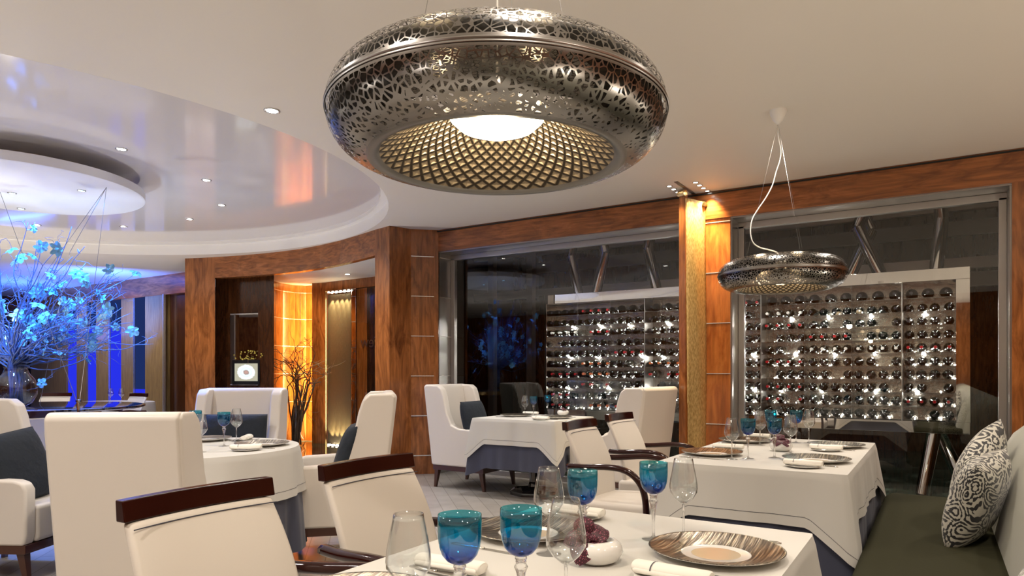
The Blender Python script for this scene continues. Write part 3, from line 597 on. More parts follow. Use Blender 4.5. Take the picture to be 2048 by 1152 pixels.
# tilted chrome tubes carrying the rack
tid = 0
def ctube(p, q, r, label):
    mb = MB(); mb.tube([p, q], r, 20); o = mb.build('steel_tube', 'chrome', smooth=True, auto=.9); tag(o, label, 'steel tube', 'tubes carrying the wine rack')
def vtop(px, py, v=RV+.15): a = (px-1024)/F; d = v/(SN*a+CS); return at_d(px, d, CH+(HZ-py)*d/F)
for (x0, x1, lb) in ((1142, 1158, 'leaning chrome tube above the rack, leftmost in the left window'), (1210, 1192, 'leaning chrome tube above the rack, second in the left window'), (1296, 1314, 'leaning chrome tube above the rack, right one in the left window'),
                     (1742, 1696, 'chrome tube leaning left in the crossing pair above the rack'), (1716, 1762, 'chrome tube leaning right in the crossing pair above the rack'), (1884, 1872, 'near upright chrome tube above the rack, right of the crossing pair')):
    v = RV+(.12 if x0 != 1742 else .35)
    p = at_v(x0, v, 2.72); q = at_v(x1, v, ZT+fo-.02); ctube(p, q, .062, lb)
ctube(at_v(1868, RV+.1, ZB-fo+.02), at_v(1845, RV+.0, 0), .065, 'chrome tube leg under the rack, the near upright one')
ctube(at_v(1876, RV+.35, ZB-fo+.02), at_v(1940, RV+.1, 0), .065, 'chrome tube leg under the rack, slanting to the right')
ctube(at_v(1420, RV+.1, ZB-fo+.02), at_v(1445, RV+.2, 0), .065, 'chrome tube leg under the middle of the rack')
# bottles: three shapes, lying with the neck to the front
def bottle(kind, foil):
    rr, sh = {'bordeaux': (.045, .07), 'burgundy': (.0485, .10), 'magnum': (.056, .10)}[kind]
    Lb = .225
    prof = [(0, 0), (.0145, 0), (.0155, .004), (.0145, .045), (.0145, .06), (.0155+(rr-.0155)*.35, .06+sh*.35), (rr*.86, .06+sh*.7), (rr, .06+sh), (rr, Lb-.008), (rr*.85, Lb), (0, Lb)]
    mb = MB(); seg = 12
    # axis along +Y
    vs = []; n = len(prof)
    for j in range(seg):
        a = 2*PI*j/seg
        for (r, y) in prof: vs.append((r*math.cos(a), y, rr+r*math.sin(a)))
    fs = []; b = 0
    mb.v = vs
    for j in range(seg):
        k = (j+1) % seg
        for i in range(n-1): mb.f.append((j*n+i, k*n+i, k*n+i+1, j*n+i+1)); mb.m.append(1 if i < 4 else 0)
    o = mb.build('wine_bottle', ['bottle', foil], smooth=True, auto=1.0); COL.objects.unlink(o); return o
kinds = ['bordeaux', 'burgundy', 'bordeaux', 'bordeaux']
foils = {'dark': 'dark_foil', 'red': 'red_foil', 'white': 'white_foil', 'copper': 'orange_foil'}
protos = {(k, f): bottle(k, m) for k in ('bordeaux', 'burgundy', 'magnum') for f, m in foils.items()}
ordn = ['top', 'second', 'third', 'fourth', 'fifth', 'sixth', 'seventh', 'eighth', 'ninth', 'bottom']
cellc = {}
red_cells = {(0, 1), (2, 1), (4, 2), (8, 0), (9, 0), (9, 2), (7, 6), (5, 6), (8, 6), (2, 6), (3, 7), (9, 8), (7, 1), (8, 9), (0, 5), (6, 0), (4, 9), (6, 3)}
cop = {(5, 1), (5, 3), (6, 1), (9, 1), (8, 3)}; wht = {(1, 6), (4, 7), (4, 8), (4, 9), (2, 0)}
cnt = 0; rest = MB(); gapr = random.Random(3)
slots = ['leftmost', 'second from left', 'second from right', 'rightmost']
order = sorted(((r, k) for r in range(10) for k in range(10)), key=lambda rk_: (0 if rk_[1] not in (4,) else 1, rk_[0]))
for (rd, k) in order:                       # rd counts rows from the top
    z = ZB+.012+RPZ*(9-rd)
    if k == 4: inview = False
    foil = 'red' if (rd, k) in red_cells else 'copper' if (rd, k) in cop else 'white' if (rd, k) in wht else 'dark'
    kd = 'magnum' if (rd == 0 and k >= 2 and k != 5) else kinds[gapr.randrange(4)]
    bn = (3 if kd == 'magnum' else 4)
    skip = gapr.randrange(4) if gapr.random() < .38 else -1
    for s in range(bn):
        if s == skip: continue
        x = RX0+BP*(k+(s+.5)/bn)+gapr.uniform(-.006, .006); y = RV+.025+gapr.uniform(0, .02)
        pr = protos[(kd, foil)]
        if k == 4 or cnt >= 300 or (k == 3 and rd > 7):
            me = pr.data; base = len(rest.v)
            rest.add([(v.co.x+x, v.co.y+y, v.co.z+z) for v in me.vertices], [tuple(p.vertices) for p in me.polygons]); rest.m[-len(me.polygons):] = [p.material_index for p in me.polygons]; continue
        o = pr.copy(); COL.objects.link(o); o.location = (x, y, z); o.name = 'wine_bottle'
        side = 'left window' if k <= 3 else 'right window'
        kk = k if k <= 3 else k-5
        bay = ['first', 'second', 'third', 'fourth', 'fifth'][kk]
        sl_ = slots[s] if bn == 4 else ['left', 'middle', 'right'][s]
        tag(o, '%s-capped bottle, %s row, %s bay in the %s, %s' % (foil, ordn[rd], bay, side, sl_), 'bottle', 'wine bottles lying in the rack'); cnt += 1
o = rest.build('wine_bottles', ['bottle', 'dark_foil'], smooth=True); tag(o, 'further dark wine bottles lying in the rack behind the pier and wing chair', 'bottle', 'wine bottles lying in the rack', 'stuff')

# ------------------------------------------------------------------ hanging disc and suspended table
dc = cam2w(-4.42, 6.1, 0)
t = empty('ceiling_disc', (dc.x, dc.y, DZ), 0, 'round white disc hanging below the glossy oval ceiling', 'ceiling panel')
mb = MB(); mb.lathe([(0, 0), (.97, 0), (.985, .01), (.985, .085), (.9, .095), (0, .095)], 72); mb.build('panel', 'disc', t, smooth=True, auto=.6)
mb = MB(); mb.lathe([(0, .095), (.5, .095), (.5, .22), (0, .22)], 40); mb.build('mount', 'white_trim', t)
TZ = .90
t = empty('suspended_table', (dc.x, dc.y, TZ), 0, 'round dark glossy tabletop hanging on thin wires under the disc', 'table')
mb = MB(); mb.lathe([(0, -.03), (.96, -.03), (.985, -.02), (.985, -.004), (.96, 0), (0, 0)], 72); mb.build('tabletop', 'dark_table', t, smooth=True, auto=.6)
mb = MB(); mb.lathe([(.60, -.10), (.62, -.10), (.62, -.03), (.60, -.03)], 40); mb.build('apron', 'brass', t, smooth=True, auto=.6)
mb = MB(); mb.lathe([(.3, -.90), (.3, -.88), (.06, -.86), (.06, -.03)], 30); mb.build('pedestal', 'black_gloss', t)
wa = []
w0 = at_d(213, 5.75, 2.84)
hk = [at_d(157, 5.6, TZ), at_d(20, 5.3, TZ), at_d(-60, 6.8, TZ), at_d(110, 6.9, TZ)]
def wire(p, q, par, r=.0022): mb = MB(); o = Vector(par.location); mb.tube([Vector(p)-o, Vector(q)-o], r, 5); mb.build('wire', 'wire', par)
wire(at_d(213, 6.0, DZ), at_d(80, 5.9, 2.0), t); wire(at_d(213, 6.0, DZ), at_d(140, 5.9, 2.25), t); wire(at_d(213, 6.0, DZ), at_d(157, 5.4, TZ), t)
wire(at_d(0, 5.7, 2.72), at_d(157, 5.4, TZ+.03), t); wire(at_d(80, 5.9, 2.0), at_d(-60, 6.3, TZ), t); wire(at_d(140, 5.9, 2.25), at_d(80, 6.6, TZ), t)
mb = MB(); p = at_d(157, 5.4, TZ)-Vector(t.location)
mb.tube([p+Vector((0, 0, -.06)), p+Vector((0, 0, .0)), p+Vector((-.01, 0, .06))], .012, 8); mb.lathe([(0, 0), (.02, .005), (.02, .02), (0, .03)], 10, p+Vector((0, 0, .06))); mb.build('wire_clamp', 'chrome', t)
# vase and willow with orchids
vz = at_d(32, 6.0, TZ)
vas = empty('glass_vase', vz, 0, 'round clear glass bowl vase on the dark suspended table', 'vase')
mb = MB(); mb.lathe([(0, .0), (.07, 0), (.12, .03), (.155, .10), (.16, .17), (.14, .24), (.10, .29), (.085, .33), (.095, .35)], 36); mb.lathe([(.09, .345), (.08, .33), (.095, .29), (.135, .24), (.153, .17), (.148, .10), (.11, .03), (0, .02)], 36)
mb.build('vase_bowl', 'vase_glass', vas, smooth=True)
def crooked(p, d, ln, n, wig, r0, r1, rg, lift=0):
    pts = [Vector(p)]; d = Vector(d).normalized(); st = ln/n
    for i in range(n):
        d = (d+Vector((rg.gauss(0, wig), rg.gauss(0, wig), rg.gauss(0, wig)+lift))).normalized(); pts.append(pts[-1]+d*st)
    return pts, [r0+(r1-r0)*i/n for i in range(n+1)]
petal_mesh = None
def blossom_mesh(name, mat, sc=1.0):
    mb = MB()
    for k in range(5):
        a = 2*PI*k/5; wd = .020 if k in (1, 4) else .014; ln = .042
        ca, sa = math.cos(a), math.sin(a)
        def P(u, v, h): return (sc*(ca*u-sa*v), sc*(sa*u+ca*v), sc*h)
        mb.add([P(.003, 0, 0), P(ln*.45, -wd, .006), P(ln*.45, 0, .002), P(ln*.45, wd, .006), P(ln*.85, -wd*.7, .002), P(ln, 0, -.004), P(ln*.85, wd*.7, .002)], [(0, 1, 2), (0, 2, 3), (1, 4, 5, 2), (2, 5, 6, 3)])
    mb.lathe([(0, .014*sc), (.006*sc, .010*sc), (.007*sc, 0), (0, -.004*sc)], 7)
    return mb
bq = empty('willow_arrangement', vz, 0, 'wide spray of curly willow with blue-lit orchid blossoms in the bowl vase', 'flower arrangement')
rg = random.Random(11); tips = []
RT = cam2w(1, 0, 0)-cam2w(0, 0, 0); FW = cam2w(0, 1, 0)-cam2w(0, 0, 0)
nb = 0
specs = []
for i in range(78):
    sd = rg.uniform(-1, 1.0); el = rg.uniform(.12, 1.45) if i % 3 else rg.uniform(.1, .7)
    ln = (1.42 if el < .8 else 1.25)*rg.uniform(.6, 1.05)
    dv_ = (RT*(1 if rg.random() < .72 else -1)*math.cos(el)*rg.uniform(.6, 1)+FW*rg.uniform(-.35, .35)*math.cos(el)+Vector((0, 0, math.sin(el))))
    specs.append((dv_, ln))
specs += [(RT*.42+Vector((0, 0, 1)), 1.45), (RT*.10+Vector((0, 0, 1)), 1.5), (Vector((0, 0, 1))-RT*.1, 1.4), (RT*.75+Vector((0, 0, 1)), 1.35)]
for (dv_, ln) in specs:
    mb = MB(); p0 = Vector((rg.uniform(-.05, .05), rg.uniform(-.05, .05), .03))
    neck = Vector((rg.uniform(-.05, .05), rg.uniform(-.05, .05), .34+rg.uniform(0, .08)))
    pts, R = crooked(neck, dv_+Vector((0, 0, .25)), ln, 22, .42, .0082, .0022, rg)
    tgt = neck+dv_.normalized()*ln
    pts = [p.lerp(neck+(tgt-neck)*(i/22), .46+.36*i/22) for i, p in enumerate(pts)]
    mb.tube([p0, p0.lerp(neck, .5)]+pts, [.008, .007]+R, 5)
    for _ in range(5):
        i = rg.randrange(9, 22); tp, tr = crooked(pts[i], (pts[i]-pts[i-3]).normalized()+Vector((rg.gauss(0, .7), rg.gauss(0, .7), rg.gauss(.1, .7))), rg.uniform(.15, .38), 9, .55, .0028, .0009, rg); mb.tube(tp, tr, 4)
        tips.append(tp[rg.randrange(4, 10)])
    tips.append(pts[-1]); tips.append(pts[rg.randrange(8, 20)])
    mb.build('branch', 'willow_blue_lit', bq, smooth=True); nb += 1
bl = blossom_mesh('orchid_blossom', 'orchid_blue_lit', 1.0)
b0 = bl.build('orchid_blossom', 'orchid_blue_lit', bq, smooth=False)
sel = rg.sample(tips, 99)
for i, p in enumerate(sel):
    o = b0 if i == 0 else b0.copy()
    if i: COL.objects.link(o); o.parent = bq
    o.location = p; o.rotation_euler = (rg.uniform(.3, 2.2), rg.uniform(-.7, .7), rg.uniform(-1.2, 1.8)+TH); s = rg.uniform(1.0, 1.65); o.scale = (s, s, s)
for (off, pw) in ((RT*.2, 420), (RT*-.6, 200), (RT*.75-FW*.2, 320)):
    p = Vector((dc.x, dc.y, DZ-.02))+off; lamp('SPOT', 'blue_spot', p, pw, (.03, .22, 1), .04, Vector((dc.x, dc.y, 1.4))+off*1.0+RT*.25, 1.5, .7)
p = Vector((dc.x, dc.y, 0))-FW*1.3+RT*.3; lamp('SPOT', 'blue_spot', (p.x, p.y, 2.95), 330, (.03, .25, 1), .05, Vector((dc.x, dc.y, 1.5))+RT*.35, 1.3, .6)
# vestibule vase with bare willow
vz2 = at_d(592, 11.0, 0.006)
vas = empty('floor_vase', vz2, 0, 'tall clear glass floor vase in the amber vestibule', 'vase')
mb = MB(); mb.lathe([(0, 0), (.12, 0), (.15, .06), (.11, .45), (.13, .75), (.16, .82)], 28); mb.build('vase_body', 'vase_glass', vas, smooth=True)
bq2 = empty('bare_willow', vz2, 0, 'bare twisted brown willow branches in the floor vase', 'branches')
for i in range(22):
    mb = MB(); sd = rg.uniform(-1, 1); dv_ = RT*sd*.62+FW*rg.uniform(-.35, .0)+Vector((0, 0, 1)); p0 = Vector((rg.uniform(-.06, .06), rg.uniform(-.06, .06), .02))
    pts, R = crooked(p0, Vector((0, 0, 1))+RT*sd*.08, 1.0, 12, .16, .013, .010, rg); tgt = p0+Vector((0, 0, 1.0)); pts = [p.lerp(p0+(tgt-p0)*(j/12), .55) for j, p in enumerate(pts)]
    p2, R2 = crooked(pts[-1], dv_, rg.uniform(.75, 1.25), 14, .36, .009, .002, rg); mb.tube(pts+p2[1:], R+R2[1:], 5)
    for _ in range(4):
        j = rg.randrange(3, 13); tp, tr = crooked(p2[j], (p2[j]-p2[j-2])+Vector((rg.gauss(0, .1), rg.gauss(0, .1), .02)), rg.uniform(.2, .5), 9, .4, .0045, .0012, rg); mb.tube(tp, tr, 4)
    mb.build('branch', 'willow', bq2, smooth=True)

# ------------------------------------------------------------------ niche mirror, screen, outlet, door leds
def npt(px, push):  # point along the niche wall front at an image column
    t_ = (px-431)/(548-431); p = n0+(n1-n0)*t_; return p-Vector((p.x, p.y, 0)).normalized()*push
def ztop(p, py): X = -SN*p.x+CS*p.y; return CH+(HZ-py)*X/F
t = empty('niche_mirror', (0, 0, 0), 0, 'tall steel-framed mirror in the dark wooden niche', 'mirror')
a, b = npt(462, .02), npt(519, .02); z0, z1 = ztop(a, 768), ztop(a, 630)
ext([a, b], z0, z1, .02).build('mirror_glass', 'mirror', t)
mb = ext([npt(461, .035), npt(470, .035)], z0, z1, .03); mb.build('mirror_frame', 'steel', t, bevel=.006)
for (pa, pb, za, zb) in ((461, 520, z1, z1+.018), (461, 520, z0-.018, z0), (518.5, 520, z0, z1)): ext([npt(pa, .03), npt(pb, .03)], za, zb, .02).build('frame_edge', 'inlay', t)
t = empty('display_screen', (0, 0, 0), 0, 'black framed screen showing a white plate below the niche mirror', 'screen')
a, b = npt(465, .06), npt(520, .06); z0, z1 = ztop(a, 769), ztop(a, 720)
ext([a, b], z0, z1, .03).build('bezel', 'black', t, bevel=.004, seg=2)
a, b = npt(470, .065), npt(516, .065); z0, z1 = ztop(a, 762), ztop(a, 727)
mb = MB(); mb.add([(a.x, a.y, z0), (b.x, b.y, z0), (b.x, b.y, z1), (a.x, a.y, z1)], [(0, 1, 2, 3)], 0, [[(0, 0), (1, 0), (1, 1), (0, 1)]]); mb.build('picture', 'screen', t)
fb = empty('yellow_flowers', npt(497, .1)+Vector((0, 0, 0)), 0, 'small spray of yellow blossoms showing above the display screen', 'flowers')
fb.location.z = ztop(npt(497, .1), 719)
mb = MB()
for i in range(30):
    a = rg.uniform(0, 2*PI); q = Vector((rg.gauss(0, .11), rg.gauss(0, .015), abs(rg.gauss(0, .07)))); mb.lathe([(0, -.012), (.013, 0), (0, .012)], 6, q)
fbm = prin('yellow_petals', (.65, .50, .08), .6); M['yellow_petals'] = fbm; mb.build('petals', 'yellow_petals', fb)
mb = MB(); mb.tube([(0, 0, 0), (0, 0, -.06)], .004, 5); mb.build('stem', 'willow', fb)
fb.rotation_euler.z = math.atan2((n1-n0).y, (n1-n0).x)
p = at_d(555, 11.2, .36); q = at_d(560.5, 11.27, .36)
o = ext([p*.999, q*.999], .36-.0, .46, .004).build('wall_outlet', 'outlet'); tag(o, 'small cream power outlet low on the amber vestibule wall', 'outlet')
for (z, rows, nm) in ((2.545, 2, 'row of small round lamps over the ribbed metal door'), (.02, 3, 'rows of small round floor lamps at the foot of the ribbed metal door')):
    t = empty('light_row', (0, 0, 0), 0, nm, 'lights')
    ext([dpt(655, -.06 if rows == 2 else -.30), dpt(703, -.06 if rows == 2 else -.30)], z-.02 if rows == 2 else .004, z+.01 if rows == 2 else .012, .05 if rows == 2 else .28).build('light_plate', 'steel', t)
    for r in range(rows):
        for k in range(6):
            p = dpt(658+8*k+(4 if r % 2 else 0), -.05+.03*r if rows == 2 else -.26+.09*r); mb = MB()
            if rows == 2: mb.lathe([(0, -.02), (.022, -.02), (.022, .0)], 10, (p.x, p.y, z-.004+.0*r))
            else: mb.lathe([(0, .016), (.025, .016), (.025, .008)], 10, (p.x, p.y, 0))
            mb.build('bulb', 'led_warm', t)
for k in range(5):
    p = dpt(661+9.5*k, -.09); lamp('SPOT', 'door_light', (p.x, p.y, 2.5), 34, (1, .78, .42), .01, tuple(dpt(661+9.5*k, .02).xy)+(2.1,), .9, .6)
    lamp('SPOT', 'door_light', (p.x, p.y, .05), 24, (1, .74, .36), .01, tuple(dpt(661+9.5*k, .02).xy)+(.4,), .9, .6)

# ------------------------------------------------------------------ pendants
def pendant(loc, label, kind):
    t = empty('pendant_lamp', loc, 0, label, 'pendant lamp', 'perforated ring pendants')
    R0 = .435; hh = .112
    # outer shell: flattened ring from upper inner rim over the equator to the lower opening
    prof = []
    top = [(.30, .098), (.34, .108), (.10, .112)]
    for i in range(27):
        a = math.radians(112-(112+76)*i/26); cx, rx = R0-.15, .15
        r = cx+rx*math.cos(a) if a > -PI/2 else cx; z = hh*math.sin(a); 
        prof.append((cx+rx*math.copysign(abs(math.cos(a))**.85, math.cos(a)), hh*math.copysign(abs(math.sin(a))**.95, math.sin(a))))
    prof = [(.03, .112), (.12, .114)]+prof
    mb = MB(); mb.lathe(prof, 128); mb.build('shell', 'perforated', t, smooth=True)
    mb = MB(); mb.lathe([(.36+(r-.36)*.86 if r > .2 else r, z*.86) for r, z in prof[3:-3]], 64); mb.build('inner_film', 'film', t, smooth=True)
    # plain rolled lower lip
    mb = MB(); rl = prof[-1][0]; zl = prof[-1][1]
    lip = [(rl+.012, zl+.004), (rl, zl-.001), (rl-.02, zl+.001), (rl-.03, zl+.010)]
    mb.lathe(lip, 128); mb.build('rim', 'lamp_metal', t, smooth=True)
    mb = MB(); mb.lathe([(R0+.0015, .006), (R0+.003, .002), (R0-.004, .0), (R0+.003, -.002), (R0+.0015, -.006)], 128); mb.build('seam_band', 'steel', t, smooth=True)
    # inner funnel
    fn = [(rl-.028-(rl-.028-.135)*(i/14)**.85, zl+.008+.12*(i/14)) for i in range(15)]
    mb = MB(); mb.lathe(fn, 160, uv=True); mb.build('funnel', 'lattice', t, smooth=True)
    zt = fn[-1][1]; rt = fn[-1][0]
    mb = MB(); mb.lathe([(rt, zt), (0, zt+.004)], 64); mb.build('reflector', 'steel', t)
    mb = MB(); mb.lathe([(.128, zt-.002), (.122, zt-.018), (.10, zt-.038), (.06, zt-.053), (0, zt-.059)], 40); mb.build('diffuser', 'lamp_white', t, smooth=True)
    mb = MB(); mb.lathe([(.0, .10), (.035, .10), (.04, .07), (.045, zt+.02), (0, zt+.02)], 24); mb.build('lamp_holder', 'steel', t, smooth=True)
    return t
pl = (1,  .80, .52)
p1 = at_d(994, 1.585, 0); PZ1 = 1.79
t = pendant((p1.x, p1.y, PZ1), 'large perforated metal ring pendant hanging close in the foreground', 0)
for (px, pt, rr) in ((815, 1.50, .0012), (1083, 1.75, .0012), (1079, 1.78, .001)):
    q = Vector(at_d(px-0, 1.7, 0)); 
mb = MB(); mb.tube([(0, 0, .11), (0, .002, (CEIL-PZ1)/.896)], .0028, 8); mb.build('cable', 'cable', t)
for k, a in enumerate((2.9, .45, -1.4)):
    mb = MB(); rr = .24; mb.tube([(rr*math.cos(a+TH), rr*math.sin(a+TH), .112), (.02*math.cos(a+TH), .02*math.sin(a+TH), (CEIL-PZ1)/.896-.07)], .0009, 5); mb.build('suspension_wire', 'wire', t)
mb = MB(); mb.lathe([(.055, 0), (.053, -.02), (.03, -.06), (.008, -.08), (0, -.08)], 30, (0, 0, (CEIL-PZ1)/.896)); mb.build('canopy', 'white_trim', t, smooth=True)
p2 = at_d(1562, 4.36, 0); PZ2 = 1.83
t2 = pendant((p2.x, p2.y, PZ2), 'smaller looking perforated ring pendant hanging over the table beside the banquette', 1)
mb = MB(); mb.lathe([(.058, 0), (.056, -.02), (.032, -.075), (.008, -.1), (0, -.1)], 30, (-.02, 0, (CEIL-PZ2)/.896)); mb.build('canopy', 'white_trim', t2, smooth=True)
D = 4.36
def pc(px, py): q = at_d(px, D, CH+(HZ-py)*D/F); return (q-Vector(t2.location))/.896
mb = MB()
raw = [(1555, 250), (1557, 275), (1562, 300), (1560, 320), (1552, 345), (1545, 370), (1532, 395), (1515, 420), (1504, 440), (1501, 465), (1506, 485), (1520, 495), (1540, 500), (1554, 505), (1558, 514)]
pts = [pc(*r) for r in raw]; sm = []
for i in range(len(pts)-1):
    a0, a1, a2, a3 = pts[max(i-1, 0)], pts[i], pts[i+1], pts[min(i+2, len(pts)-1)]
    for k in range(4):
        s = k/4; sm.append(.5*((2*a1)+(-a0+a2)*s+(2*a0-5*a1+4*a2-a3)*s*s+(-a0+3*a1-3*a2+a3)*s**3))
mb.tube(sm+[pts[-1]], .0042, 8); mb.build('cable', 'cable', t2, smooth=True)
for a in (2.9, .45, -1.4):
    mb = MB(); rr = .24; mb.tube([(rr*math.cos(a+TH), rr*math.sin(a+TH), .112), (-.02, 0, (CEIL-PZ2)/.896-.09)], .0007, 4); mb.build('suspension_wire', 'wire', t2)
t.scale = t2.scale = (.896,)*3
for q, z in ((p1, PZ1), (p2, PZ2)):
    lamp('POINT', 'pendant_bulb', (q.x, q.y, z-.10), 5, pl, .03); lamp('POINT', 'pendant_bulb', (q.x+.1, q.y, z+.06), 1.3, pl, .03); lamp('POINT', 'pendant_bulb', (q.x-.12, q.y-.05, z+.05), 1.5, pl, .03)

# ------------------------------------------------------------------ tables and cloths
def skirt(mb, per, drop, z, flare=.02, wave=.008, seed=0, hem=None, corner=None, rows=9):
    """per: list of (x, y, nx, ny, cornerness); cloth hangs from the edge down by drop (longer and wider at the corners)"""
    g = random.Random(seed); n = len(per); ph = [g.uniform(0, 6.28) for _ in range(4)]
    ring = []
    fr = [0, .02, .06]+[.06+(.94-.0)*k/(rows) for k in range(1, rows+1)]
    fr = [f for f in fr if f <= 1.0]
    hemf = None
    for ri, f in enumerate(fr+[]):
        row = []
        for i, (x, y, nx, ny, c) in enumerate(per):
            L_ = drop*(1+(corner or 0)*c); h = L_*f; s = i/n*2*PI
            w_ = (math.sin(s*9+ph[0])+.6*math.sin(s*17+ph[1])+.35*math.sin(s*31+ph[2]))*wave*f*(1+c)
            off = .006*min(1, f*20)+flare*f*(1+2.2*c)+w_
            row.append((x+nx*off, y+ny*off, z-.004*min(1, f*20)-h*(1-.02*0)+ (0 if f > .01 else .004)))
        ring.append(row)
    b = len(mb.v)
    for row in ring: mb.v += row
    for r in range(len(ring)-1):
        for i in range(n):
            k = (i+1) % n; mb.f.append((b+r*n+i, b+r*n+k, b+(r+1)*n+k, b+(r+1)*n+i)); mb.m.append(0)
    return ring
def rect_per(x0, x1, y0, y1, rad=.012, cw=.15):
    P = []
    def side(ax, ay, bx, by, nx, ny):
        ln = math.hypot(bx-ax, by-ay); n = max(12, int(ln/.022))
        for i in range(n):
            t_ = i/n; x, y = ax+(bx-ax)*t_, ay+(by-ay)*t_; d0 = t_*ln; d1 = ln-d0; c = max(0, 1-min(d0, d1)/cw)**1.25
            # normals turn towards the diagonal near the corners
            k = .9*c; sx, sy = (-(bx-ax)/ln, -(by-ay)/ln) if d0 < d1 else ((bx-ax)/ln, (by-ay)/ln)
            vx, vy = nx+sx*k, ny+sy*k; q = math.hypot(vx, vy); P.append((x, y, vx/q*1.0, vy/q*1.0, c))
    side(x0+rad, y0, x1-rad, y0, 0, -1); P.append((x1-rad*.3, y0+rad*.3, .707, -.707, 1.0)); side(x1, y0+rad, x1, y1-rad, 1, 0); P.append((x1-rad*.3, y1-rad*.3, .707, .707, 1.0))
    side(x1-rad, y1, x0+rad, y1, 0, 1); P.append((x0+rad*.3, y1-rad*.3, -.707, .707, 1.0)); side(x0, y1-rad, x0, y0+rad, -1, 0); P.append((x0+rad*.3, y0+rad*.3, -.707, -.707, 1.0))
    return P
def circ_per(cx, cy, r, n=150): return [(cx+r*math.cos(2*PI*i/n), cy+r*math.sin(2*PI*i/n), math.cos(2*PI*i/n), math.sin(2*PI*i/n), 0) for i in range(n)]
def cloth(name, per, drop, z, mat, label, cat, group, flare, wave, seed, corner, thread=True, rz=0, cen=(0, 0)):
    mb = MB(); t0 = len(mb.f); ring = skirt(mb, per, drop, z, flare, wave, seed, corner=corner, rows=22)
    # stitched line near the hem
    n = len(per)
    top = ring[0]; mb.add(top, [tuple(range(n))])
    o = mb.build(name, [mat, 'thread'], smooth=True, auto=1.2)
    tag(o, label, cat, group)
    if thread:
        # narrow ring of thread lying on the cloth, four centimetres above the hem
        tb = MB(); a = []
        fr_n = len(ring)
        for i in range(n):
            c = per[i][4]; L_ = drop*(1+(corner or 0)*c); f = 1-.045/L_; x = f*1.0
            # find rows around f
            fs = [0, .02, .06]+[.06+.94*k/22 for k in range(1, 23)]
            j = max(k for k in range(len(fs)) if fs[k] <= f+1e-9); j = min(j, fr_n-2); s = (f-fs[j])/(fs[j+1]-fs[j]); p = Vector(ring[j][i]).lerp(Vector(ring[j+1][i]), s); a.append((p+Vector((per[i][2], per[i][3], 0))*.0015))
        tb.add([(p.x, p.y, p.z-.0011) for p in a]+[(p.x, p.y, p.z+.0011) for p in a], [(i, (i+1) % n, n+(i+1) % n, n+i) for i in range(n)]); tb.build('stitching', 'thread', o)
    return o
def table_rect(x0, x1, y0, y1, nm, seed, navy=.50, drop=.235):
    cx, cy_ = (x0+x1)/2, (y0+y1)/2
    t = empty('dining_table', (cx, cy_, 0), 0, 'cloth-covered square-edged table on a dark pedestal, %s' % nm, 'table', 'dining tables')
    MB().box(x0-cx+.012, x1-cx-.012, y0-cy_+.012, y1-cy_-.012, .712, .740).build('tabletop', 'walnut', t)
    mb = MB(); mb.lathe([(0, .02), (.24, .02), (.245, .035), (.2, .055), (.06, .075), (.045, .12), (.04, .70), (.12, .71), (0, .712)], 8); mb.lathe([(0, 0), (.24, 0), (.24, .02)], 8); mb.build('pedestal', 'black_gloss', t)
    cloth('under_cloth', rect_per(x0, x1, y0, y1), navy, .745, 'navy', 'long navy under cloth, %s' % nm, 'tablecloth', 'navy under cloths', .015, .012, seed, .18, False)
    cloth('tablecloth', rect_per(x0-.004, x1+.004, y0-.004, y1+.004), drop, .752, 'cloth', 'white linen overcloth with dark stitched line, %s' % nm, 'tablecloth', 'white overcloths', .022, .006, seed+1, .66)
table_rect(-1.12, -.29, .43, 2.02, 'on the nearest table in the foreground', 1)
table_rect(-1.18, -.33, 3.26, 4.84, 'on the second table beside the banquette', 5)
table_rect(-3.84, -2.93, 5.40, 6.22, 'on the window table between wing chairs', 9, .46)
RC = cam2w(-1.90, 4.03, 0); RR = .60
t = empty('round_table', (RC.x, RC.y, 0), 0, 'cloth-covered round table between the wing chairs on the left', 'table', 'dining tables')
mb = MB(); mb.lathe([(0, .712), (RR-.01, .712), (RR-.01, .74), (0, .74)], 60); mb.build('tabletop', 'walnut', t)
mb = MB(); mb.lathe([(0, 0), (.28, 0), (.28, .03), (.06, .06), (.045, .7), (0, .71)], 12); mb.build('pedestal', 'black_gloss', t)
cloth('under_cloth', circ_per(RC.x, RC.y, RR), .60, .745, 'navy', 'long navy under cloth on the round table', 'tablecloth', 'navy under cloths', .03, .02, 21, 0, False)
cloth('tablecloth', circ_per(RC.x, RC.y, RR+.004), .265, .752, 'cloth', 'white linen overcloth draped over the round table', 'tablecloth', 'white overcloths', .035, .010, 22, 0)

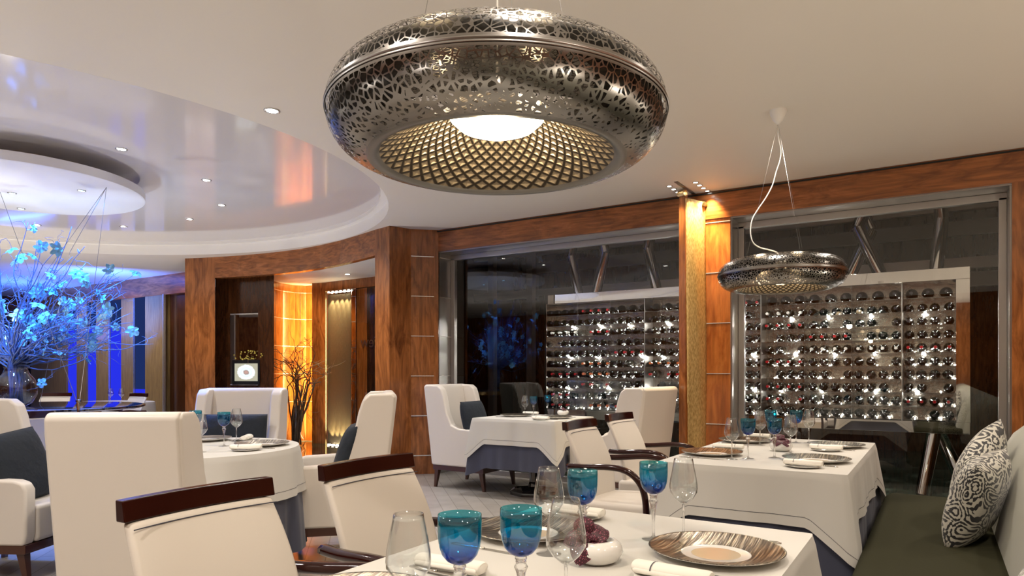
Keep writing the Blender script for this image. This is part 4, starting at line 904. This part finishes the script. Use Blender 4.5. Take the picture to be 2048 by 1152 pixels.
# ------------------------------------------------------------------ wing chairs (local: faces +X)
def wing_chair(label):
    t = empty('wing_chair', (0, 0, 0), 0, label, 'armchair', 'white wing chairs')
    W = .66; h = W/2; th = .085
    side = [(-.32, .235), (.32, .235), (.335, .30), (.335, .56), (.31, .60), (.26, .615), (.02, .625), (-.07, .66), (-.13, .78), (-.17, .95), (-.20, 1.03), (-.25, 1.065), (-.40, 1.07), (-.43, 1.05), (-.425, .98)]
    for s in (-1, 1):
        mb = MB(); y0, y1 = (h-th, h) if s > 0 else (-h, -h+th); mb.prism(side, y0, y1); mb.build('side_wing', 'leather', t, bevel=.022, seg=4)
    mb = MB(); bk = [(-.335, .236), (-.24, .236), (-.24, .45), (-.335, 1.03), (-.345, 1.06), (-.37, 1.072), (-.42, 1.074), (-.443, 1.05)]; mb.prism(bk, -h+.01, h-.01); mb.build('backrest', 'leather', t, bevel=.02, seg=4)
    mb = MB(); mb.box(-.25, .34, -h+th-.005, h-th+.005, .24, .46); mb.build('seat_cushion', 'leather', t, bevel=.03, seg=4)
    mb = MB(); mb.box(-.315, .325, -h+.01, h-.01, .185, .238); mb.build('base_frame', 'walnut', t, bevel=.004, seg=2)
    for sx in (-1, 1):
        for sy in (-1, 1):
            x, y = sx*.28, sy*(h-.05); q = .024; r = .013; ex = sx*.03
            mb = MB(); mb.hull([(x+ex-r, y-r, 0), (x+ex+r, y-r, 0), (x+ex+r, y+r, 0), (x+ex-r, y+r, 0)], [(x-q, y-q, .19), (x+q, y-q, .19), (x+q, y+q, .19), (x-q, y+q, .19)]); mb.build('leg', 'walnut', t)
    return t
wc = wing_chair('x')
def face(dx, dy): return math.atan2(dy, dx)
def camdir(X, Y): v = cam2w(X, Y, 0); return math.atan2(v.y, v.x)
put(wc, (-4.16, 5.90, 0), 0, 'white wing chair at the left end of the table by the left window')
put(wc, (-2.50, 5.86, 0), PI-.12, 'white wing chair seen from behind, right of the window table')
p = cam2w(-1.68, 3.19, 0); FR = camdir(-.10, 1); wF = put(wc, p, FR, 'large foreground wing chair seen from behind at the round table'); wF.scale = (.965, .82, .965)
p = cam2w(-2.16, 5.2, 0); put(wc, p, camdir(.08, -1), 'wing chair facing the camera behind the round table')
p = cam2w(-1.17, 4.52, 0); wG = put(wc, p, camdir(-1, -.20), 'wing chair turned left at the right side of the round table'); wG.scale = (.88, 1, 1)
p = cam2w(-3.02, 4.12, 0); wH = put(wc, p, camdir(1, -.06), 'wing chair cut off by the left edge of the photo, facing right'); wH.scale = (.965,)*3

# ------------------------------------------------------------------ low back chairs with a lacquered rail (local: faces +X)
def rail_chair(label):
    t = empty('dining_chair', (0, 0, 0), 0, label, 'chair', 'cream dining chairs with dark rails')
    w0, w1 = .245, .202
    mb = MB(); n = 16; ys = 13; f_, b_ = [], []
    def prof(s): # s 0 at the seat, 1 at the rail
        return -.17-.13*s+.035*math.sin(s*PI), .42+.435*s
    for i in range(n+1):
        s = i/n; x, z = prof(s)
        for j in range(ys):
            y = (-1+2*j/(ys-1)); wd = w1+(.012)*math.sin(s*PI); bow = .025*(y*y); f_.append((x+.032+bow*1-.012*abs(y)**6, y*wd, z)); b_.append((x-.018+bow+.010*abs(y)**6, y*wd, z))
    nv = len(f_); fs = []
    for i in range(n):
        for j in range(ys-1):
            a = i*ys+j; fs.append((a, a+1, a+ys+1, a+ys)); fs.append((nv+a, nv+a+ys, nv+a+ys+1, nv+a+1))
        fs.append((i*ys, i*ys+ys, nv+i*ys+ys, nv+i*ys)); a = i*ys+ys-1; fs.append((a, nv+a, nv+a+ys, a+ys))
    for j in range(ys-1): fs.append((j, nv+j, nv+j+1, j+1)); a = n*ys+j; fs.append((a, a+1, nv+a+1, nv+a))
    mb.add(f_+b_, fs); mb.build('backrest', 'chairleather', t, bevel=.012, seg=3)
    mb = MB(); x, z = prof(.97); mb.tube([(x+.033+.025*(v*v), v*w1*.985, z) for v in [-1+k/6 for k in range(13)]], .0016, 5); mb.build('seam', 'thread', t)
    x, z = prof(1.0); mb = MB(); vs = []; 
    for j in range(ys):
        y = (-1+2*j/(ys-1)); bow = .025*y*y; yy = y*(w1+.008)
        vs += [(x+.022+bow, yy, z+.002), (x+.012+bow, yy, z+.052), (x-.018+bow, yy, z+.052), (x-.014+bow, yy, z+.002)]
    fs = [(j*4+k, j*4+(k+1) % 4, (j+1)*4+(k+1) % 4, (j+1)*4+k) for j in range(ys-1) for k in range(4)]+[(0, 1, 2, 3), tuple((ys-1)*4+k for k in (3, 2, 1, 0))]
    mb.add(vs, fs); mb.build('top_rail', 'mahogany', t, bevel=.003, seg=2)
    mb = MB(); mb.hull([(-.19, -.22, .36), (.27, -.26, .36), (.27, .26, .36), (-.19, .22, .36)], [(-.19, -.22, .46), (.27, -.265, .475), (.27, .265, .475), (-.19, .22, .46)]); mb.build('seat', 'chairleather', t, bevel=.03, seg=4)
    mb = MB(); mb.box(-.19, .25, -.235, .235, .32, .365); mb.build('seat_frame', 'mahogany', t, bevel=.004, seg=2)
    for s in (-1, 1):
        pts = [(-.235, s*.235, .655), (-.12, s*.262, .66), (.02, s*.285, .672), (.12, s*.29, .668), (.19, s*.285, .635), (.235, s*.275, .57), (.252, s*.268, .48), (.25, s*.262, .36)]
        sm_ = []
        P_ = [Vector(q) for q in pts]
        for i in range(len(P_)-1):
            a0, a1, a2, a3 = P_[max(i-1, 0)], P_[i], P_[i+1], P_[min(i+2, len(P_)-1)]
            for k in range(4): u = k/4; sm_.append(.5*((2*a1)+(-a0+a2)*u+(2*a0-5*a1+4*a2-a3)*u*u+(-a0+3*a1-3*a2+a3)*u**3))
        mb = MB(); mb.tube(sm_+[P_[-1]], .022, 8, flat=.8); mb.build('armrest', 'mahogany', t, smooth=True)
        for (x, ex) in ((.235, .01), (-.20, -.06)):
            mb = MB(); q, r = .02, .013; y = s*.225; mb.hull([(x+ex-r, y-r, 0), (x+ex+r, y-r, 0), (x+ex+r, y+r, 0), (x+ex-r, y+r, 0)], [(x-q, y-q, .34), (x+q, y-q, .34), (x+q, y+q, .34), (x-q, y+q, .34)]); mb.build('leg', 'mahogany', t)
    return t
rc = rail_chair('x')
put(rc, (-1.31, 1.05, 0), .02, 'nearest low cream dining chair with dark top rail, bottom left of centre')
put(rc, (-1.36, 1.69, 0), -.02, 'cream dining chair with dark top rail behind the nearest one, left of the near goblets')
put(rc, (-1.585, 3.76, 0), .0, 'left cream chair with dark rail and arms at the banquette table')
put(rc, (-1.67, 4.56, 0), -.03, 'right cream chair with dark rail partly behind its twin at the banquette table')
p = cam2w(-6.55, 9.5, 0); put(rc, p, camdir(.1, -1), 'far white chair with dark rail behind the suspended table, the left one')
p = cam2w(-5.45, 9.4, 0); put(rc, p, camdir(-.6, -1), 'far white chair with dark rail behind the suspended table, the right one')
p = cam2w(-3.9, 5.2, 0); put(rc, p, camdir(-.9, .5), 'white chair between the suspended table and the leftmost wing chair')
t = empty('far_table', cam2w(-6.1, 10.2, 0), 0, 'distant table behind the suspended tabletop', 'table', 'dining tables')
mb = MB(); mb.lathe([(0, .70), (.62, .70), (.62, .735), (0, .735)], 40); mb.build('tabletop', 'walnut', t); mb = MB(); mb.lathe([(0, 0), (.25, 0), (.05, .04), (.05, .7)], 12); mb.build('pedestal', 'black_gloss', t)
ft = cam2w(-6.1, 10.2, 0); cloth('tablecloth', circ_per(ft.x, ft.y, .64, 60), .3, .75, 'cloth', 'white cloth on the distant table behind the suspended tabletop', 'tablecloth', 'white overcloths', .03, .01, 31, 0, False)

# ------------------------------------------------------------------ banquette and cushions
t = empty('banquette', (0, 0, 0), 0, 'long olive velvet banquette with pale corduroy backrest at the right', 'sofa')
y0, y1 = -3.2, 4.86
mb = MB(); mb.box(-.28, .42, y0, y1, .20, .455); o = mb.build('seat_cushion', 'olive_velvet', t, bevel=.06, seg=6)
bk = [(.235, .25), (.225, .46), (.255, .62), (.30, .76), (.36, .87), (.43, .935), (.52, .95), (.60, .90), (.63, .7), (.63, .25)]
mb = MB(); ny = 40
for i in range(ny+1):
    y = y0+(y1-y0)*i/ny; e = max(0, 1-(y1-y)/.28); sh = (1-math.sqrt(max(0, 1-e*e))) if e > 0 else 0
    for (x, z) in bk: mb.v.append((.43+(x-.43)*(1-.35*sh), y, .25+(z-.25)*(1-.22*sh)))
nb_ = len(bk)
for i in range(ny):
    for k in range(nb_): mb.f.append((i*nb_+k, i*nb_+(k+1) % nb_, (i+1)*nb_+(k+1) % nb_, (i+1)*nb_+k)); mb.m.append(0)
mb.f += [tuple(range(nb_)), tuple(ny*nb_+k for k in range(nb_))]; mb.m += [0, 0]
o = mb.build('backrest', 'corduroy', t, smooth=True, auto=1.3)
mb = MB(); mb.box(-.22, .6, y0, y1-.05, .0, .2); mb.build('plinth', 'black', t)
def pillow(name, w, h, th, mat, label, group, cat='cushion'):
    mb = MB(); n = 20
    for s in (1, -1):
        vs = []
        for i in range(n+1):
            for j in range(n+1):
                u, v = -1+2*i/n, -1+2*j/n
                k = (1-abs(u)**3.2)*(1-abs(v)**3.2); k = max(k, 0)**.5
                pin = 1-.09*(1-abs(u)**2)*abs(v)**2; pin2 = 1-.09*(1-abs(v)**2)*abs(u)**2
                vs.append((s*th/2*k, u*w/2*pin, v*h/2*pin2))
        mb.add(vs, [(i*(n+1)+j, (i+1)*(n+1)+j, (i+1)*(n+1)+j+1, i*(n+1)+j+1) for i in range(n) for j in range(n)])
    o = mb.build(name, mat, smooth=True); return tag(o, label, cat, group)
pc_ = pillow('patterned_cushion', .42, .40, .17, 'paisley', 'x', 'paisley cushions on the banquette')
put(pc_, (.15, 3.60, .648), 0, 'front black and ivory paisley cushion leaning on the banquette backrest', rot=(0.12, .30, -.28))
put(pc_, (.175, 4.12, .70), 0, 'rear black and ivory paisley cushion, behind the front one on the banquette', rot=(0.55, .30, -.22))
put(pc_, (.19, 1.72, .665), 0, 'paisley cushion at the bottom right corner, only its tip in view', rot=(0, .30, -.15))
sp_ = pillow('throw_pillow', .44, .43, .15, 'slate', 'x', 'dark slate pillows')
put(sp_, (-4.09, 5.80, .69), 0, 'dark slate pillow on the wing chair by the left window', rot=(0, -.25, .10))
lw = pillow('lumbar_pillow', .48, .36, .14, 'slate', 'x', 'dark slate pillows')
a = camdir(.08, -1); p = cam2w(-2.14, 5.22, .70); put(lw, p, 0, 'dark slate pillow on the chair behind the round table', rot=(0, -.22, a))
a = camdir(-1, -.2); p = cam2w(-1.07, 4.42, .66); put(sp_, p, 0, 'dark blue pillow on the wing chair right of the round table', rot=(0, -.3, a))
a = camdir(1, -.06); p = cam2w(-2.93, 4.02, .64); put(sp_, p, 0, 'dark pillow on the wing chair at the left edge', rot=(.1, -.3, a))

# ------------------------------------------------------------------ tableware
def goblet():
    t = empty('blue_goblet', (0, 0, 0), 0, 'x', 'goblet')
    mb = MB(); R_ = .037
    ou = [(.006, .123), (.013, .1245), (.022, .1295), (.030, .1395), (.0348, .153), (.037, .170), (.0375, .188), (.037, .2075)]
    mb.lathe(ou+[(.0362, .2075)]+[(r-.0012, z+.0012) for r, z in ou[::-1]][1:]+[(0, .130)], 40); mb.build('bowl', 'goblet', t, smooth=True)
    mb = MB(); mb.lathe([(0, .1235), (.0105, .1225), (.011, .118), (.009, .117), (.010, .113), (.0088, .111), (.0105, .108), (.0125, .104), (.0085, .094), (.0058, .08), (.0045, .06), (.0038, .035), (.0045, .012), (.010, .005), (.0335, .0022), (.0345, .0012), (.0335, 0), (0, 0)], 24); mb.build('stem', 'crystal', t, smooth=True)
    return t
def wineglass():
    t = empty('wine_glass', (0, 0, 0), 0, 'x', 'wine glass')
    mb = MB(); ou = [(.0035, .092), (.012, .097), (.026, .110), (.0365, .127), (.0375, .137), (.0360, .155), (.0315, .18), (.0265, .205), (.0245, .215)]
    mb.lathe(ou+[(r-.0009, z) for r, z in ou[::-1]][:-1]+[(0, .0985)], 40); mb.build('bowl', 'glass', t, smooth=True)
    mb = MB(); mb.lathe([(0, .094), (.0038, .092), (.0032, .07), (.003, .03), (.0042, .012), (.010, .005), (.035, .002), (.036, .0012), (.035, 0), (0, 0)], 24); mb.build('stem', 'crystal', t, smooth=True)
    return t
def plate():
    t = empty('charger_plate', (0, 0, 0), 0, 'x', 'plate')
    mb = MB(); mb.lathe([(0, .0), (.085, 0), (.09, .004), (.158, .020), (.1605, .0225)], 64); mb.lathe([(.082, .0075), (.078, .006), (0, .0055)], 64); mb.build('plate_body', 'porcelain', t, smooth=True, auto=.9)
    mb = MB(); mb.lathe([(.1605, .0225), (.159, .0238), (.155, .0225), (.12, .0145), (.086, .0088), (.082, .0075)], 72); mb.build('rim', 'charger', t, smooth=True)
    mb = MB(); mb.lathe([(0, .0062), (.055, .0062), (.058, .006)], 40); mb.build('well', 'wellgold', t)
    return t
def bread_plate():
    mb = MB(); mb.lathe([(0, 0), (.045, 0), (.05, .003), (.078, .011), (.079, .013), (.076, .0125), (.05, .0065), (0, .005)], 44); return tag(mb.build('bread_plate', 'porcelain', smooth=True, auto=.8), 'x', 'plate')
def napkin():
    t = empty('rolled_napkin', (0, 0, 0), 0, 'x', 'napkin')
    mb = MB(); L_ = .085; vs = []; n = 12
    # flattened roll along X made of three visible folds
    for (dy, dz, ry, rz_, l0, l1) in ((0, .014, .024, .013, -L_, L_), (.014, .010, .014, .009, -L_+.004, L_-.006), (-.014, .010, .013, .008, -L_+.006, L_-.003)):
        pts = [(l0, dy, dz), (l0+.004, dy, dz), (l1-.004, dy, dz), (l1, dy, dz)]; b = len(mb.v)
        for (x, y, z), k in zip(pts, (.85, 1, 1, .85)):
            for i in range(n): a = 2*PI*i/n; mb.v.append((x, y+ry*k*math.cos(a), z+rz_*k*math.sin(a)))
        for r in range(3):
            for i in range(n): mb.f.append((b+r*n+i, b+r*n+(i+1) % n, b+(r+1)*n+(i+1) % n, b+(r+1)*n+i)); mb.m.append(0)
        mb.f += [tuple(b+i for i in range(n)), tuple(b+3*n+i for i in range(n))]; mb.m += [0, 0]
    mb.build('cloth_roll', 'napkin', t, smooth=True, auto=1.0)
    mb = MB(); b = 0
    for x in (-.040, -.0375):
        for i in range(n+1): a = PI*i/n; mb.v.append((x, .0255*math.cos(a), .0138+.0138*math.sin(a)))
    for i in range(n): mb.f.append((i, i+1, n+2+i, n+1+i)); mb.m.append(0)
    mb.build('dark_stripe', 'thread', t)
    return t
def knife(name='table_knife', L_=.115):
    t = empty(name, (0, 0, 0), 0, 'x', 'knife')
    mb = MB(); mb.tube([(-L_, 0, .004), (-L_*.9, 0, .005), (-L_*.3, 0, .004), (-L_*.12, 0, .0045)], [.0035, .0062, .0045, .0055], 10, flat=.6); mb.build('handle', 'silver', t, smooth=True)
    mb = MB(); mb.hull([(-L_*.14, -.006, .003), (L_*.8, -.009, .003), (L_, .004, .003), (-L_*.14, .006, .003)], [(-L_*.14, -.006, .0042), (L_*.8, -.009, .0036), (L_, .004, .0042), (-L_*.14, .006, .0048)]); mb.build('blade', 'silver', t); return t
def fork():
    t = empty('table_fork', (0, 0, 0), 0, 'x', 'fork')
    mb = MB(); mb.tube([(-.10, 0, .003), (-.085, 0, .004), (0, 0, .0045), (.04, 0, .003)], [.003, .0058, .0028, .0028], 8, flat=.5); mb.build('handle', 'silver', t, smooth=True)
    mb = MB(); mb.hull([(.038, -.004, .002), (.055, -.011, .002), (.066, -.011, .003), (.066, .011, .003), (.055, .011, .002), (.038, .004, .002)], [(.038, -.004, .004), (.055, -.011, .0035), (.066, -.011, .0045), (.066, .011, .0045), (.055, .011, .0035), (.038, .004, .004)])
    for k in range(4): y = -.0095+.0063*k; mb.tube([(.064, y, .0035), (.085, y, .005), (.10, y, .009)], [.0014, .0013, .0008], 5)
    mb.build('tines', 'silver', t); return t
def orchid_bowl():
    t = empty('orchid_bowl', (0, 0, 0), 0, 'x', 'bowl')
    mb = MB(); mb.lathe([(0, 0), (.03, 0), (.052, .012), (.062, .03), (.058, .046), (.045, .056), (.036, .058), (.040, .050), (.050, .042), (.053, .03), (.045, .018), (0, .012)], 44); mb.build('bowl_body', 'porcelain', t, smooth=True)
    return t
def orchid():
    t = empty('orchid_flower', (0, 0, 0), 0, 'x', 'flower')
    for k, (a, ln, wd, up) in enumerate([(0.2, .045, .021, -.2), (1.5, .040, .019, .5), (2.9, .042, .020, -.1), (4.0, .045, .023, -.35), (5.2, .046, .023, -.35)]):
        mb = MB(); n = 8; vs = []; fs = []
        for i in range(n+1):
            u = i/n; w_ = wd*math.sin(PI*min(1, u*.93+.05))**.7
            for j in range(5):
                v = -1+j/2; vs.append((ln*u*math.cos(a)-w_*v*math.sin(a), ln*u*math.sin(a)+w_*v*math.cos(a), .010+up*ln*u*.8-.004*v*v+.012*math.sin(u*PI)))
        for i in range(n):
            for j in range(4): fs.append((i*5+j, i*5+j+1, (i+1)*5+j+1, (i+1)*5+j))
        mb.add(vs, fs); mb.build('petal', 'orchid', t, smooth=True)
    mb = MB(); mb.lathe([(0, .002), (.009, .008), (.010, .018), (.005, .026), (0, .027)], 10); mb.tube([(0, 0, .015), (.01, -.006, .022), (.016, -.012, .016)], [.005, .006, .003], 7); mb.build('lip', 'orchid', t, smooth=True)
    return t
PR = dict(goblet=goblet(), glass=wineglass(), plate=plate(), bread=bread_plate(), napkin=napkin(), knife=knife(), fork=fork(), butter=knife('butter_knife', .085), bowl=orchid_bowl(), orchid=orchid())
TT = .7535
TN = {'N': 'foreground table', 'M': 'banquette table', 'R': 'round table', 'W': 'left window table'}
def setting(tb, x, y, ang, where):
    """place setting for someone facing direction ang; bread plate on the left hand"""
    f = Vector((math.cos(ang), math.sin(ang), 0)); l = Vector((-f.y, f.x, 0)); c = Vector((x, y, TT)); tn = TN[tb]
    put(PR['plate'], c, ang+PI/2, 'streaked bronze charger plate, %s on the %s' % (where, tn), 'charger plates')
    b = c+l*.265+f*.02; put(PR['bread'], b, 0, 'small white bread plate, %s on the %s' % (where, tn), 'bread plates')
    put(PR['napkin'], b+Vector((0, 0, .0118)), ang+(.06 if rnd.random() < .5 else -.05)+PI, 'rolled white napkin, %s on the %s' % (where, tn), 'rolled napkins')
    put(PR['butter'], b-l*.035+Vector((0, 0, .0105)), ang, 'small butter knife beside the napkin, %s on the %s' % (where, tn), 'butter knives')
    put(PR['knife'], c-l*.195+Vector((0, 0, 0)), ang, 'table knife right of the plate, %s on the %s' % (where, tn), 'table knives')
    put(PR['fork'], c+l*.180-f*.02, ang, 'table fork left of the plate, %s on the %s' % (where, tn), 'table forks')
setting('N', -.95, 1.60, 0, 'far left setting'); setting('N', -.93, .93, 0, 'near left setting'); setting('N', -.455, 1.66, PI, 'right setting')
setting('M', -1.03, 3.68, 0, 'near left setting'); setting('M', -1.04, 4.46, 0, 'far left setting'); setting('M', -.51, 3.68, PI, 'near right setting'); setting('M', -.51, 4.46, PI, 'far right setting')
setting('W', -3.62, 5.85, 0, 'left setting'); setting('W', -3.12, 5.78, PI, 'right setting')
p = cam2w(-2.0, 4.42, 0); setting('R', p.x, p.y, camdir(.1, -1), 'back setting')
p = cam2w(-1.52, 4.12, 0); setting('R', p.x, p.y, camdir(-1, -.1), 'right setting')
def gob(px, py, tb, where, rim=False):
    p = at(px, py, .961 if rim else TT); p.z = TT; put(PR['goblet'], p, 0, 'blue goblet with clear stem, %s on the %s' % (where, TN[tb]), 'blue goblets')
def gla(px, py, tb, where, rim=False):
    p = at(px, py, .9685 if rim else TT); p.z = TT; put(PR['glass'], p, 0, 'clear wine glass, %s on the %s' % (where, TN[tb]), 'clear wine glasses')
gob(919.5, 1028, 'N', 'leftmost one', True); gob(1042, 1016, 'N', 'second from left, near middle', True); gob(1164.8, 940, 'N', 'third from left, behind the wine glasses', True); gob(1307, 1080, 'N', 'rightmost one')
gla(817, 1027, 'N', 'leftmost one', True); gla(1097.7, 934, 'N', 'the far one left of the third goblet', True); gla(1132, 996, 'N', 'the near one in front of the orchid bowl', True); gla(1367, 917, 'N', 'rightmost one', True)
gob(1496, 917.6, 'M', 'near left one'); gob(1549, 916, 'M', 'near right one'); gob(1541, 885, 'M', 'far left one'); gob(1592, 886, 'M', 'far right one')
gla(1463.6, 919, 'M', 'near left one'); gla(1520, 891, 'M', 'far left one'); gla(1581, 908, 'M', 'near right one'); gla(1617.5, 886.5, 'M', 'far right one')
gob(1067, 834, 'W', 'left one'); gob(1095.5, 829, 'W', 'right one'); gla(1050, 833.5, 'W', 'left one'); gla(1112.5, 827.5, 'W', 'right one')
gob(448, 893, 'R', 'the one in full view'); gla(473, 884, 'R', 'the one beside the blue goblet'); gla(401, 905, 'R', 'the one half hidden by the foreground chair'); gob(391, 887, 'R', 'the one hidden behind the foreground chair')
ft = cam2w(-6.1, 10.2, 0)
put(PR['glass'], (ft.x+.3, ft.y-.1, TT), 0, 'clear wine glass, left one on the distant table', 'clear wine glasses'); put(PR['glass'], (ft.x+.5, ft.y-.05, TT), 0, 'clear wine glass, right one on the distant table', 'clear wine glasses')
p = at(1193, 1126, TT); p.z = TT
put(PR['bowl'], p, 0, 'small round white bowl with a burgundy orchid, on the foreground table', 'white orchid bowls'); put(PR['orchid'], p+Vector((-.012, -.026, .052)), .6, 'speckled burgundy orchid in the bowl on the foreground table', 'burgundy orchids', rot=(.75, -.25, .7)).scale = (1.3,)*3
p = at(1562, 903, TT); p.z = TT
put(PR['bowl'], p, 0, 'small round white bowl with a dark orchid, on the banquette table', 'white orchid bowls'); put(PR['orchid'], p+Vector((0, -.01, .05)), .6, 'dark burgundy orchid in the bowl on the banquette table', 'burgundy orchids', rot=(.2, 0, .4))
p = at(1126, 831, TT); p.z = TT
put(PR['bowl'], p, 0, 'small round white bowl on the left window table', 'white orchid bowls'); put(PR['orchid'], p+Vector((0, -.01, .05)), .6, 'dark orchid in the bowl on the left window table', 'burgundy orchids', rot=(.2, 0, 2.4))
